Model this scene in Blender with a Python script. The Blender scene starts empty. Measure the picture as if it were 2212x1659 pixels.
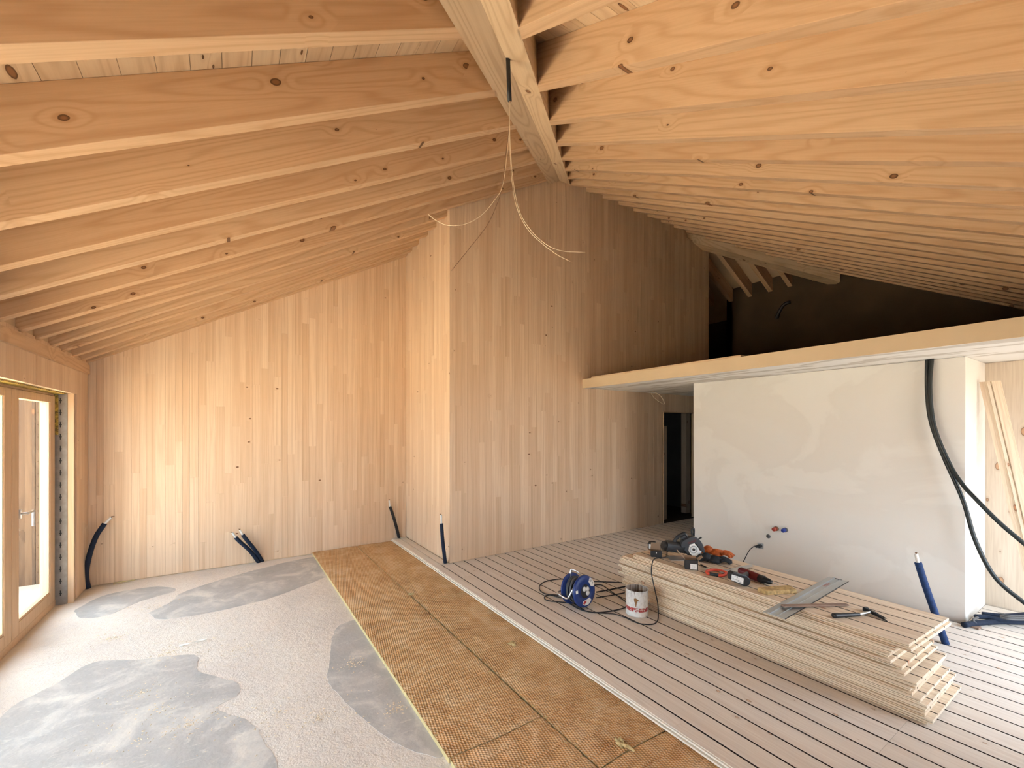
import bpy, bmesh, math, random
from mathutils import Vector, Matrix

random.seed(7)
sc = bpy.context.scene
col = sc.collection
pi = math.pi

# ---------------------------------------------------------------- camera
FPX, CX, CY, TH, S = 918.376, 1084.377, 928.178, 0.568194, 0.542567
EYE = Vector((0, 0, 1.65))
FW = Vector((math.sin(TH), math.cos(TH), 0))
RT = Vector((math.cos(TH), -math.sin(TH), 0))
UP = Vector((0, 0, 1))
cam = bpy.data.cameras.new('camera')
cam.sensor_fit = 'HORIZONTAL'
cam.sensor_width = 36
cam.lens = FPX / 2212 * 36
cam.shift_x = (1106 - CX) / 2212
cam.shift_y = (CY - 829.5) / 2212
cam.clip_start = 0.02
camo = bpy.data.objects.new('camera', cam)
camo.location = EYE
camo.rotation_euler = (pi / 2, 0, -TH)
col.objects.link(camo)
sc.camera = camo

# ---------------------------------------------------------------- world, sun, window portals, exposure
w = bpy.data.worlds.new('sky')
sc.world = w
w.use_nodes = True
bg = w.node_tree.nodes['Background']
bg.inputs[0].default_value = (0.75, 0.87, 1.0, 1)
bg.inputs[1].default_value = 7.0
sun = bpy.data.lights.new('sun', 'SUN')
sun.energy = 95.0
sun.angle = 0.01
sun.color = (1.0, 0.86, 0.66)
suno = bpy.data.objects.new('sun', sun)
suno.rotation_euler = Vector((0.02, -0.62, -0.78)).to_track_quat('-Z', 'Y').to_euler()
suno.location = (-4, 9, 9)
col.objects.link(suno)


def portal(loc, nrm, sx, sy):
    L = bpy.data.lights.new('window_portal', 'AREA')
    L.shape = 'RECTANGLE'
    L.size, L.size_y = sx, sy
    L.cycles.is_portal = True
    o = bpy.data.objects.new('window_portal', L)
    o.location = loc
    o.rotation_euler = Vector(nrm).to_track_quat('-Z', 'Z').to_euler()
    col.objects.link(o)


XW, YE, Z0 = -1.31, -0.585, 2.372      # west wall, south wall, underside of rafters at the walls
Y1, Y2, X1 = 6.333, 4.778, 2.284        # back wall, main wall, return wall
XWL = 5.286                             # white wall
ZS = -0.065                             # screed level
WIN0, WIN1, WINZ = 0.95, 5.846, 2.008   # west opening
SW0, SW1, SWZ = 3.7, 5.9, 2.0           # south openings
SA0, SA1 = -1.1, -0.1
portal((XW - 0.20, (WIN0 + WIN1) / 2, (WINZ + ZS) / 2), (1, 0, 0), WIN1 - WIN0, WINZ - ZS)
portal(((SW0 + SW1) / 2, YE - 0.16, SWZ / 2), (0, 1, 0), SW1 - SW0, SWZ)
portal(((SA0 + SA1) / 2, YE - 0.16, SWZ / 2), (0, 1, 0), SA1 - SA0, SWZ)
sc.view_settings.view_transform = 'Standard'
sc.view_settings.look = 'None'
sc.view_settings.exposure = 0.36
sc.view_settings.gamma = 1.0
sc.view_settings.use_curve_mapping = False
sc.cycles.max_bounces = 8
sc.cycles.diffuse_bounces = 4
sc.cycles.adaptive_threshold = 0.12
sc.cycles.transparent_max_bounces = 12
sc.cycles.sample_clamp_indirect = 8.0
sc.cycles.caustics_reflective = False
sc.cycles.caustics_refractive = False


# ---------------------------------------------------------------- pixel -> place on a known surface
def ray(x, y):
    return FW + RT * ((x - CX) / FPX) + UP * ((CY - y) / FPX)


def gz(x, y, z=0.0):
    d = ray(x, y)
    return EYE + d * ((z - EYE.z) / d.z)


def gx(x, y, X):
    d = ray(x, y)
    return EYE + d * (X / d.x)


def gy(x, y, Y):
    d = ray(x, y)
    return EYE + d * (Y / d.y)


def gd(x, y, k):
    return EYE + ray(x, y) * k


def zl(x):          # underside plane of the west roof slope
    return Z0 + S * (x - XW)


def zr(y):          # underside plane of the south roof slope
    return Z0 + S * (y - YE)


# ---------------------------------------------------------------- node materials
def mat(name):
    m = bpy.data.materials.new(name)
    m.use_nodes = True
    nt = m.node_tree
    return m, nt, nt.nodes['Principled BSDF']


class G:
    def __init__(s, nt):
        s.nt = nt

    def n(s, t, **k):
        nd = s.nt.nodes.new(t)
        for a, b in k.items():
            setattr(nd, a, b)
        return nd

    def put(s, sock, v):
        if hasattr(v, 'is_output'):
            s.nt.links.new(v, sock)
        elif isinstance(v, (tuple, list)) and len(v) == 3 and sock.type == 'RGBA':
            sock.default_value = (*v, 1)
        else:
            sock.default_value = v

    def math(s, op, a, b=0.0, c=0.0, clamp=False):
        nd = s.n('ShaderNodeMath', operation=op, use_clamp=clamp)
        for i, v in enumerate((a, b, c)):
            s.put(nd.inputs[i], v)
        return nd.outputs[0]

    def vmath(s, op, a, b):
        nd = s.n('ShaderNodeVectorMath', operation=op)
        s.put(nd.inputs[0], a)
        s.put(nd.inputs[1], b)
        return nd.outputs[0]

    def coord(s, scale=(1, 1, 1), rnd=True, kind='Object'):
        tc = s.n('ShaderNodeTexCoord').outputs[kind]
        v = s.vmath('MULTIPLY', tc, scale)
        if rnd:
            r = s.n('ShaderNodeObjectInfo').outputs['Random']
            c = s.n('ShaderNodeCombineXYZ')
            for i, k in enumerate((37.0, 91.0, 53.0)):
                s.put(c.inputs[i], s.math('MULTIPLY', r, k))
            v = s.vmath('ADD', v, c.outputs[0])
        return v

    def noise(s, v, scale=1.0, detail=2.0, rough=0.5, dist=0.0):
        nd = s.n('ShaderNodeTexNoise')
        s.put(nd.inputs['Vector'], v)
        nd.inputs['Scale'].default_value = scale
        nd.inputs['Detail'].default_value = detail
        nd.inputs['Roughness'].default_value = rough
        nd.inputs['Distortion'].default_value = dist
        return nd.outputs[0]

    def vor(s, v, scale=1.0, feature='F1'):
        nd = s.n('ShaderNodeTexVoronoi', feature=feature)
        s.put(nd.inputs['Vector'], v)
        nd.inputs['Scale'].default_value = scale
        return nd

    def rng(s, v, a, b, c=0.0, d=1.0, smooth=True):
        nd = s.n('ShaderNodeMapRange', interpolation_type='SMOOTHSTEP' if smooth else 'LINEAR')
        s.put(nd.inputs['Value'], v)
        for i, k in zip((1, 2, 3, 4), (a, b, c, d)):
            s.put(nd.inputs[i], k)
        return nd.outputs[0]

    def ramp(s, v, stops):
        nd = s.n('ShaderNodeValToRGB')
        el = nd.color_ramp.elements
        while len(el) < len(stops):
            el.new(0.5)
        for e, (p, c) in zip(el, stops):
            e.position = p
            e.color = (*c, 1)
        s.put(nd.inputs[0], v)
        return nd.outputs[0]

    def mix(s, f, a, b, mode='MIX'):
        nd = s.n('ShaderNodeMix', data_type='RGBA', blend_type=mode)
        s.put(nd.inputs[0], f)
        s.put(nd.inputs[6], a)
        s.put(nd.inputs[7], b)
        return nd.outputs[2]

    def bump(s, h, strength=0.3, dist=0.002):
        nd = s.n('ShaderNodeBump')
        nd.inputs['Strength'].default_value = strength
        nd.inputs['Distance'].default_value = dist
        s.put(nd.inputs['Height'], h)
        return nd.outputs[0]


def plain(name, c, rough=0.5, metal=0.0, vary=0.0, scale=8.0, spec=0.5, c2=None):
    m, nt, b = mat(name)
    g = G(nt)
    if vary or c2:
        n = g.noise(g.coord(), scale, 3.0)
        c2 = c2 or tuple(x * (1 - vary) for x in c)
        nt.links.new(g.ramp(n, ((0.35, c2), (0.65, c))), b.inputs['Base Color'])
    else:
        b.inputs['Base Color'].default_value = (*c, 1)
    b.inputs['Roughness'].default_value = rough
    b.inputs['Metallic'].default_value = metal
    b.inputs['Specular IOR Level'].default_value = spec
    return m


def wood(name, light, mid, line, ring=0.35, K=9.0, stretch=0.5, across=6.0, knots=1.0, kscale=(2.4, 4.5), kr=0.16,
         rough=0.55, fiber=0.12, kcol=(0.11, 0.05, 0.022), streak=0.0, face='XY'):
    """Sawn softwood; local X is the grain direction, face names the local plane the knots show on."""
    m, nt, b = mat(name)
    g = G(nt)
    r = g.n('ShaderNodeObjectInfo').outputs['Random']
    tone = g.ramp(r, ((0.0, mid), (1.0, light)))
    n = g.noise(g.coord((stretch, across, across)), 1.0, 1.0, 0.4)
    if knots:
        sx = g.n('ShaderNodeSeparateXYZ')
        nt.links.new(g.coord((1, 1, 1)), sx.inputs[0])
        cb = g.n('ShaderNodeCombineXYZ')
        g.put(cb.inputs[0], g.math('MULTIPLY', sx.outputs[0], kscale[0]))
        g.put(cb.inputs[1], g.math('MULTIPLY', sx.outputs['XYZ'.index(face[1])], kscale[1]))
        vo = g.n('ShaderNodeTexVoronoi', feature='F1', voronoi_dimensions='2D')
        nt.links.new(cb.outputs[0], vo.inputs['Vector'])
        vo.inputs['Scale'].default_value = 1.0
        d = vo.outputs['Distance']
        sep = g.n('ShaderNodeSeparateColor')
        nt.links.new(vo.outputs['Color'], sep.inputs[0])
        pick = g.rng(sep.outputs[0], 1.0 - knots, 1.0 - knots * 0.5)
        # the year rings bulge round every knot
        n = g.math('ADD', n, g.math('MULTIPLY', g.rng(d, 0.0, 0.42, 0.11, 0.0), pick))
    sn = g.math('SINE', g.math('MULTIPLY', n, K * 2 * pi))
    lm = g.math('POWER', g.math('MULTIPLY_ADD', sn, 0.5, 0.5), 3.0)
    fb = g.noise(g.coord((4, 130, 130)), 1.0, 2.0)
    c = g.mix(g.math('MULTIPLY', lm, ring), tone, line)
    c = g.mix(g.math('MULTIPLY', g.rng(fb, 0.35, 0.7), fiber), c, line)
    if streak:
        st = g.noise(g.coord((0.4, 34, 34)), 1.0, 2.0)
        c = g.mix(g.math('MULTIPLY', g.rng(st, 0.5, 0.75), streak), c, line)
    if knots:
        rad = g.math('MULTIPLY', g.math('MULTIPLY', pick, g.math('MULTIPLY_ADD', sep.outputs[1], 0.75, 0.25)), kr)
        off = g.math('SUBTRACT', g.math('ADD', d, g.math('MULTIPLY', g.math('SUBTRACT', fb, 0.5), 0.02)), rad)
        hal = g.math('MULTIPLY', g.rng(off, 0.0, 0.09, 1.0, 0.0), g.rng(rad, 0.005, 0.03))
        c = g.mix(g.math('MULTIPLY', hal, 0.30), c, line)
        core = g.math('MULTIPLY', g.rng(off, -0.008, 0.006, 1.0, 0.0), g.rng(rad, 0.002, 0.006))
        rim = g.math('MULTIPLY', g.rng(off, -0.05, -0.005, 0.0, 1.0), 1.0)
        c = g.mix(core, c, g.mix(rim, tuple(min(1, x * 2.4) for x in kcol), kcol))
    nt.links.new(c, b.inputs['Base Color'])
    b.inputs['Roughness'].default_value = rough
    b.inputs['Specular IOR Level'].default_value = 0.3
    return m


M = {}
M['rafter'] = wood('rafter_wood', (0.69, 0.475, 0.30), (0.635, 0.415, 0.25), (0.42, 0.22, 0.10), ring=0.34, K=13, stretch=0.35, across=5.5, knots=0.34, kscale=(3.4, 5.4), kr=0.105, face='XZ', fiber=0.16)
M['beam'] = wood('beam_wood', (0.70, 0.535, 0.36), (0.66, 0.49, 0.32), (0.42, 0.25, 0.13), ring=0.42, K=13, stretch=0.35, knots=0.3, kscale=(3.0, 5.0), kr=0.09)
M['lamella'] = wood('wall_lamella', (0.83, 0.64, 0.465), (0.715, 0.51, 0.345), (0.48, 0.29, 0.16), ring=0.18, K=6, stretch=0.30, across=12, knots=0.02,
                    kscale=(10.0, 6.0), kr=0.10, fiber=0.12, streak=0.34)
M['deck'] = wood('ceiling_board', (0.78, 0.61, 0.42), (0.68, 0.50, 0.33), (0.48, 0.30, 0.17), ring=0.4, K=9, knots=0.2, kscale=(2.5, 7), kr=0.12)
M['plank'] = wood('floor_board', (0.84, 0.78, 0.715), (0.79, 0.72, 0.645), (0.55, 0.44, 0.36), ring=0.2, K=9, stretch=0.35, across=7, knots=0.14,
                  kscale=(6, 9), kr=0.09, kcol=(0.34, 0.24, 0.17), fiber=0.22, rough=0.6)
M['stack'] = wood('stack_board', (0.90, 0.785, 0.63), (0.81, 0.675, 0.51), (0.50, 0.31, 0.18), ring=0.25, K=9, stretch=0.3, across=9, knots=0.3,
                  kscale=(2.6, 8), kr=0.11, kcol=(0.28, 0.15, 0.09), fiber=0.25, streak=0.35)
M['panel'] = wood('plywood_panel', (0.72, 0.62, 0.50), (0.66, 0.56, 0.45), (0.42, 0.31, 0.22), ring=0.12, K=7, stretch=0.3, across=4, knots=0.5, kscale=(3, 6), kr=0.12,
                  kcol=(0.25, 0.15, 0.09), fiber=0.25)
M['frame'] = wood('window_frame_wood', (0.70, 0.50, 0.32), (0.64, 0.44, 0.28), (0.45, 0.28, 0.16), ring=0.2, K=8, knots=0)
M['cladding'] = wood('outdoor_cladding', (0.12, 0.07, 0.04), (0.09, 0.05, 0.028), (0.05, 0.027, 0.014), ring=0.4, K=8, knots=0.3, kscale=(2, 6))
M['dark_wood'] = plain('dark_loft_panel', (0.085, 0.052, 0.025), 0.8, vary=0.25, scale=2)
M['core'] = plain('wall_core', (0.62, 0.46, 0.30), 0.7)
M['groove'] = plain('groove_brown', (0.028, 0.013, 0.008), 0.9)
M['membrane'] = plain('grey_membrane', (0.30, 0.27, 0.25), 0.7, vary=0.2, scale=20)
M['tape'] = plain('yellow_tape', (0.62, 0.42, 0.06), 0.5, vary=0.85, scale=40, c2=(0.12, 0.08, 0.02))
M['black'] = plain('black_plastic', (0.018, 0.019, 0.022), 0.45)
M['dgrey'] = plain('dark_grey_plastic', (0.035, 0.038, 0.045), 0.5)
M['cable'] = plain('black_rubber_cable', (0.012, 0.013, 0.016), 0.5)
M['greencable'] = plain('dark_green_cable', (0.007, 0.012, 0.013), 0.4)
M['bluefoam'] = plain('blue_pipe_foam', (0.008, 0.018, 0.045), 0.85, vary=0.35, scale=60)
M['bluefoam2'] = plain('bright_blue_pipe_foam', (0.012, 0.042, 0.14), 0.85, vary=0.35, scale=60)
M['whiteplastic'] = plain('white_plastic', (0.82, 0.81, 0.78), 0.4)
M['steel'] = plain('brushed_steel', (0.62, 0.62, 0.62), 0.32, 1.0)
M['alu'] = plain('aluminium_rail', (0.52, 0.54, 0.55), 0.38, 0.85, vary=0.1, scale=3)
M['blued'] = plain('blued_steel', (0.03, 0.032, 0.036), 0.4, 0.6)
M['reelblue'] = plain('blue_reel_plastic', (0.012, 0.04, 0.20), 0.4)
M['red'] = plain('red_print', (0.42, 0.03, 0.03), 0.5)
M['darkred'] = plain('dark_red_plastic', (0.14, 0.014, 0.018), 0.4)
M['orange'] = plain('orange_fabric', (0.62, 0.14, 0.025), 0.75, vary=0.5, scale=40)
M['redorange'] = plain('red_orange_plastic', (0.62, 0.06, 0.025), 0.45)
M['glove'] = plain('black_glove_fabric', (0.02, 0.023, 0.03), 0.8, vary=0.5, scale=50)
M['card'] = plain('brown_cardboard', (0.36, 0.25, 0.17), 0.85, vary=0.08)
M['blackcard'] = plain('black_printed_card', (0.025, 0.024, 0.026), 0.6)
M['label'] = plain('white_label', (0.86, 0.86, 0.84), 0.5, vary=0.22, scale=90)
M['paper'] = plain('white_paper', (0.85, 0.84, 0.80), 0.5)
M['ink'] = plain('black_ink', (0.02, 0.02, 0.02), 0.6)
M['copper'] = plain('copper', (0.55, 0.25, 0.14), 0.35, 1.0)
M['tinred'] = plain('red_pipe_plug', (0.42, 0.06, 0.04), 0.4)
M['tinblue'] = plain('blue_pipe_plug', (0.02, 0.05, 0.30), 0.4)
M['wirewhite'] = plain('cream_wire', (0.75, 0.62, 0.45), 0.5)
M['wirebrown'] = plain('brown_wire', (0.22, 0.12, 0.06), 0.5)
M['rubber'] = plain('grey_rubber', (0.10, 0.10, 0.105), 0.6)
M['paleedge'] = plain('pale_tongue', (0.90, 0.85, 0.76), 0.6)
M['edgecream'] = plain('cream_edge_board', (0.72, 0.57, 0.38), 0.6, vary=0.06, scale=3)
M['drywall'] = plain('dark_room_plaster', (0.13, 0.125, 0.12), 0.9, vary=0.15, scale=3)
M['darkwood2'] = plain('old_lath', (0.36, 0.24, 0.18), 0.7, vary=0.3, scale=12)


def mk_plaster():
    m, nt, b = mat('white_plaster')
    g = G(nt)
    n = g.noise(g.coord((1, 0.8, 1.1), False), 1.15, 5.0, 0.55, 0.6)
    c = g.ramp(n, ((0.30, (0.81, 0.785, 0.74)), (0.48, (0.80, 0.77, 0.72)), (0.515, (0.765, 0.73, 0.68)), (0.75, (0.785, 0.755, 0.71))))
    nt.links.new(c, b.inputs['Base Color'])
    b.inputs['Roughness'].default_value = 0.9
    b.inputs['Specular IOR Level'].default_value = 0.2
    nt.links.new(g.bump(g.noise(g.coord((1, 1, 1), False), 90, 3), 0.25, 0.001), b.inputs['Normal'])
    return m


def mk_filler():
    m, nt, b = mat('filled_plasterboard')
    g = G(nt)
    n = g.noise(g.coord((5.0, 0.9, 1), False), 1.0, 4.0, 0.5, 0.8)
    c = g.ramp(n, ((0.50, (0.82, 0.81, 0.79)), (0.555, (0.79, 0.77, 0.74)), (0.57, (0.58, 0.55, 0.51)), (0.85, (0.64, 0.61, 0.57))))
    nt.links.new(c, b.inputs['Base Color'])
    b.inputs['Roughness'].default_value = 0.85
    return m


def mk_screed():
    m, nt, b = mat('dusty_screed')
    g = G(nt)
    v = g.coord((1, 1, 1), False)
    n = g.noise(v, 1.6, 6.0, 0.6)
    c = g.ramp(n, ((0.3, (0.66, 0.60, 0.56)), (0.5, (0.74, 0.68, 0.63)), (0.7, (0.79, 0.73, 0.67))))
    dust = g.noise(v, 26, 5.0, 0.7)
    c = g.mix(g.math('MULTIPLY', g.rng(dust, 0.52, 0.72), 0.5), c, (0.78, 0.69, 0.56))
    # long scratches left by a broom
    sc_ = g.noise(g.coord((3.0, 26, 1), False), 1.0, 2.0)
    c = g.mix(g.math('MULTIPLY', g.rng(sc_, 0.62, 0.70), 0.18), c, (0.46, 0.41, 0.37))
    nt.links.new(c, b.inputs['Base Color'])
    b.inputs['Roughness'].default_value = 0.92
    h = g.math('ADD', g.math('MULTIPLY', g.noise(v, 18, 6, 0.65), 1.0), g.math('MULTIPLY', g.noise(v, 90, 3), 0.35))
    nt.links.new(g.bump(h, 0.8, 0.012), b.inputs['Normal'])
    return m


def mk_patch():
    m, nt, b = mat('grey_levelling_compound')
    g = G(nt)
    v = g.coord((1, 1, 1), False)
    n = g.noise(v, 3.0, 6.0, 0.6, 0.7)
    c = g.ramp(n, ((0.3, (0.40, 0.395, 0.39)), (0.5, (0.47, 0.46, 0.455)), (0.58, (0.58, 0.56, 0.54)), (0.68, (0.70, 0.66, 0.61))))
    sw = g.noise(g.coord((9, 24, 1), False), 1.0, 4.0, 0.6, 1.5)
    c = g.mix(g.math('MULTIPLY', g.rng(sw, 0.55, 0.75), 0.55), c, (0.72, 0.68, 0.62))
    nt.links.new(c, b.inputs['Base Color'])
    b.inputs['Roughness'].default_value = 0.8
    nt.links.new(g.bump(g.noise(v, 30, 5, 0.6), 0.4, 0.006), b.inputs['Normal'])
    return m


def mk_insulation():
    m, nt, b = mat('brown_wool_batt')
    g = G(nt)
    v = g.coord((1, 1, 1))
    n = g.noise(v, 5.0, 5.0, 0.65, 0.5)
    c = g.ramp(n, ((0.30, (0.46, 0.22, 0.075)), (0.5, (0.62, 0.35, 0.15)), (0.66, (0.72, 0.48, 0.27)), (0.85, (0.80, 0.64, 0.46))))
    # pressed weave of the facing
    sx = g.n('ShaderNodeSeparateXYZ')
    nt.links.new(g.coord((1, 1, 1), False), sx.inputs[0])
    a = g.math('SINE', g.math('MULTIPLY', g.math('ADD', sx.outputs[0], g.math('MULTIPLY', sx.outputs[1], 0.45)), 340.0))
    bb = g.math('SINE', g.math('MULTIPLY', g.math('SUBTRACT', sx.outputs[1], g.math('MULTIPLY', sx.outputs[0], 0.2)), 230.0))
    wv = g.math('MULTIPLY', a, bb)
    c = g.mix(g.math('MULTIPLY', g.rng(wv, -0.2, 0.7), 0.62), c, (0.88, 0.72, 0.52))
    nt.links.new(c, b.inputs['Base Color'])
    b.inputs['Roughness'].default_value = 0.95
    b.inputs['Specular IOR Level'].default_value = 0.1
    nt.links.new(g.bump(wv, 0.9, 0.004), b.inputs['Normal'])
    return m


def mk_glass():
    m = bpy.data.materials.new('window_glass')
    m.use_nodes = True
    nt = m.node_tree
    nt.nodes.remove(nt.nodes['Principled BSDF'])
    g = G(nt)
    tr = g.n('ShaderNodeBsdfTransparent')
    tr.inputs[0].default_value = (0.93, 0.96, 0.95, 1)
    gl = g.n('ShaderNodeBsdfGlossy')
    gl.inputs['Roughness'].default_value = 0.02
    fr = g.n('ShaderNodeFresnel')
    fr.inputs[0].default_value = 1.5
    ge = g.n('ShaderNodeNewGeometry')
    mx = g.n('ShaderNodeMixShader')
    nt.links.new(g.math('MULTIPLY', fr.outputs[0], g.math('SUBTRACT', 1.0, ge.outputs['Backfacing'])), mx.inputs[0])
    nt.links.new(tr.outputs[0], mx.inputs[1])
    nt.links.new(gl.outputs[0], mx.inputs[2])
    nt.links.new(mx.outputs[0], nt.nodes['Material Output'].inputs[0])
    return m


M['plaster'] = mk_plaster()
M['filler'] = mk_filler()
M['screed'] = mk_screed()
M['patch'] = mk_patch()
M['insul'] = mk_insulation()
M['insuledge'] = plain('pale_wool_edge', (0.72, 0.58, 0.30), 0.95, vary=0.2, scale=30)
M['glass'] = mk_glass()
M['terrace'] = plain('pale_terrace', (0.62, 0.55, 0.46), 0.9, vary=0.1, scale=2)
M['grass'] = plain('gravel', (0.27, 0.245, 0.22), 0.95, vary=0.3, scale=2)


# ---------------------------------------------------------------- mesh helpers
class MB:
    """collects verts / faces of one mesh"""

    def __init__(s):
        s.v, s.f, s.m, s.sm = [], [], [], []

    def add(s, vs, fs, mi=0, smooth=False):
        o = len(s.v)
        s.v += [tuple(v) for v in vs]
        for f in fs:
            s.f.append(tuple(o + i for i in f))
            s.m.append(mi)
            s.sm.append(smooth)
        return s

    def hexa(s, p, mi=0):
        """8 points: bottom ring 0-3, top ring 4-7"""
        return s.add(p, ((0, 3, 2, 1), (4, 5, 6, 7), (0, 1, 5, 4), (1, 2, 6, 5), (2, 3, 7, 6), (3, 0, 4, 7)), mi)

    def box(s, a, b, mi=0, mtx=None):
        (x0, y0, z0), (x1, y1, z1) = a, b
        p = [Vector(q) for q in ((x0, y0, z0), (x1, y0, z0), (x1, y1, z0), (x0, y1, z0), (x0, y0, z1), (x1, y0, z1), (x1, y1, z1), (x0, y1, z1))]
        if mtx is not None:
            p = [mtx @ q for q in p]
        return s.hexa(p, mi)

    def prism(s, poly, z0, z1, mi=0, mtx=None, smooth=False):
        n = len(poly)
        p = [Vector((x, y, z0)) for x, y in poly] + [Vector((x, y, z1)) for x, y in poly]
        if mtx is not None:
            p = [mtx @ q for q in p]
        fs = [tuple(range(n - 1, -1, -1)), tuple(range(n, 2 * n))]
        s.add(p, fs, mi)
        o = len(s.v) - 2 * n
        for i in range(n):
            j = (i + 1) % n
            s.f.append((o + i, o + j, o + n + j, o + n + i))
            s.m.append(mi)
            s.sm.append(smooth)
        return s

    def lathe(s, prof, n=24, mi=0, mtx=None, smooth=True):
        p, fs = [], []
        for (r, z) in prof:
            for i in range(n):
                a = 2 * pi * i / n
                p.append(Vector((r * math.cos(a), r * math.sin(a), z)))
        for k in range(len(prof) - 1):
            for i in range(n):
                j = (i + 1) % n
                fs.append((k * n + i, k * n + j, (k + 1) * n + j, (k + 1) * n + i))
        if mtx is not None:
            p = [mtx @ q for q in p]
        return s.add(p, fs, mi, smooth)

    def cyl(s, a, b, r, n=12, mi=0, r2=None):
        a, b = Vector(a), Vector(b)
        L = (b - a).length
        q = (b - a).to_track_quat('Z', 'Y').to_matrix().to_4x4()
        q.translation = a
        r2 = r if r2 is None else r2
        return s.lathe(((0.0001, 0), (r, 0), (r, 0.0001), (r2, L - 0.0001), (r2, L), (0.0001, L)), n, mi, q)

    def tube(s, pts, r, n=8, mi=0, closed=False, rad=None):
        pts = [Vector(p) for p in pts]
        N = len(pts)
        p, fs = [], []
        up = None
        for i, c in enumerate(pts):
            t = (pts[(i + 1) % N] if (i < N - 1 or closed) else c) - (pts[i - 1] if (i > 0 or closed) else c)
            t.normalize()
            if up is None:
                up = t.orthogonal().normalized()
            up = (up - t * up.dot(t))
            if up.length < 1e-5:
                up = t.orthogonal()
            up.normalize()
            sd = t.cross(up)
            rr = rad[i] if rad else r
            for k in range(n):
                a = 2 * pi * k / n
                p.append(c + (up * math.cos(a) + sd * math.sin(a)) * rr)
        for i in range(N if closed else N - 1):
            i2 = (i + 1) % N
            for k in range(n):
                j = (k + 1) % n
                fs.append((i * n + k, i * n + j, i2 * n + j, i2 * n + k))
        if not closed:
            fs.append(tuple(range(n - 1, -1, -1)))
            fs.append(tuple((N - 1) * n + k for k in range(n)))
        return s.add(p, fs, mi, True)

    def build(s, name, mats, parent=None, mtx=None, bevel=0.0):
        me = bpy.data.meshes.new(name)
        if mtx is not None:
            inv = mtx.inverted()
            vs = [inv @ Vector(v) for v in s.v]
        else:
            vs = s.v
        me.from_pydata(vs, [], s.f)
        mats = mats if isinstance(mats, (list, tuple)) else [mats]
        for k in mats:
            me.materials.append(M[k] if isinstance(k, str) else k)
        me.polygons.foreach_set('material_index', s.m)
        me.polygons.foreach_set('use_smooth', s.sm)
        me.update()
        o = bpy.data.objects.new(name, me)
        col.objects.link(o)
        if parent is not None:
            o.parent = parent
        if mtx is not None:
            o.matrix_basis = mtx
        if bevel:
            bv = o.modifiers.new('bevel', 'BEVEL')
            bv.width = bevel
            bv.segments = 2
            bv.limit_method = 'ANGLE'
        return o


def tag(o, label=None, cat=None, group=None, kind=None):
    for k, v in (('label', label), ('category', cat), ('group', group), ('kind', kind)):
        if v:
            o[k] = v
    return o


def thing(name, label, cat, loc=(0, 0, 0), group=None):
    o = bpy.data.objects.new(name, None)
    o.empty_display_size = 0.1
    o.location = loc
    col.objects.link(o)
    return tag(o, label, cat, group)


def part(parent, mb, name, mats, bevel=0.0):
    """part given in world coordinates under an unrotated empty"""
    o = mb.build(name, mats, parent, None, bevel)
    o.matrix_basis = Matrix.Translation(-parent.location) if parent.type == 'EMPTY' else Matrix.Identity(4)
    return o


def frame(o, ax, ay=None):
    """matrix with local X along ax (grain)"""
    x = Vector(ax).normalized()
    y = Vector(ay) if ay else (Vector((0, 0, 1)) if abs(x.z) < 0.9 else Vector((0, 1, 0)))
    y = (y - x * y.dot(x)).normalized()
    z = x.cross(y)
    m = Matrix((x, y, z)).transposed().to_4x4()
    m.translation = Vector(o)
    return m


def smooth_path(pts, k=8):
    pts = [Vector(p) for p in pts]
    P = [pts[0] * 2 - pts[1]] + pts + [pts[-1] * 2 - pts[-2]]
    out = []
    for i in range(1, len(P) - 2):
        p0, p1, p2, p3 = P[i - 1:i + 3]
        for j in range(k):
            t = j / k
            out.append(0.5 * ((2 * p1) + (p2 - p0) * t + (2 * p0 - 5 * p1 + 4 * p2 - p3) * t * t + (3 * p1 - p0 - 3 * p2 + p3) * t ** 3))
    out.append(pts[-1])
    return out


def text(s, size, mtx, name, m, parent, extrude=0.0002):
    cu = bpy.data.curves.new(name, 'FONT')
    cu.body = s
    cu.size = size
    cu.align_x = 'CENTER'
    cu.align_y = 'CENTER'
    cu.extrude = extrude
    tmp = bpy.data.objects.new(name, cu)
    col.objects.link(tmp)
    dg = bpy.context.evaluated_depsgraph_get()
    me = bpy.data.meshes.new_from_object(tmp.evaluated_get(dg))
    bpy.data.objects.remove(tmp)
    me.materials.clear()
    me.materials.append(M[m])
    o = bpy.data.objects.new(name, me)
    col.objects.link(o)
    if parent is not None:
        o.parent = parent
        o.matrix_basis = (Matrix.Translation(-parent.location) if parent.type == 'EMPTY' else Matrix.Identity(4)) @ mtx
    else:
        o.matrix_basis = mtx
    return o


# ================================================================ SETTING
HB = 0.2025          # half width of the hip beam measured along x
DH = XW - YE         # hip line: x = y + DH
DR = 0.268           # rafter depth measured vertically
S2 = 12.207          # second hip: x + y = S2
XE = 9.06            # loft end wall


def zp(x):           # underside of the far (east) slope
    return zr(S2 - x)


# ---- roof: sheathing, boards, rafters, hip beams are all parts of the ceiling
roof = MB()


def sheet(poly, zf, d0, d1):
    n = len(poly)
    vs = [(x, y, zf(x, y) + d0) for x, y in poly] + [(x, y, zf(x, y) + d1) for x, y in poly]
    fs = [tuple(range(n - 1, -1, -1)), tuple(range(n, 2 * n))] + [(i, (i + 1) % n, n + (i + 1) % n, n + i) for i in range(n)]
    roof.add(vs, fs)


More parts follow.
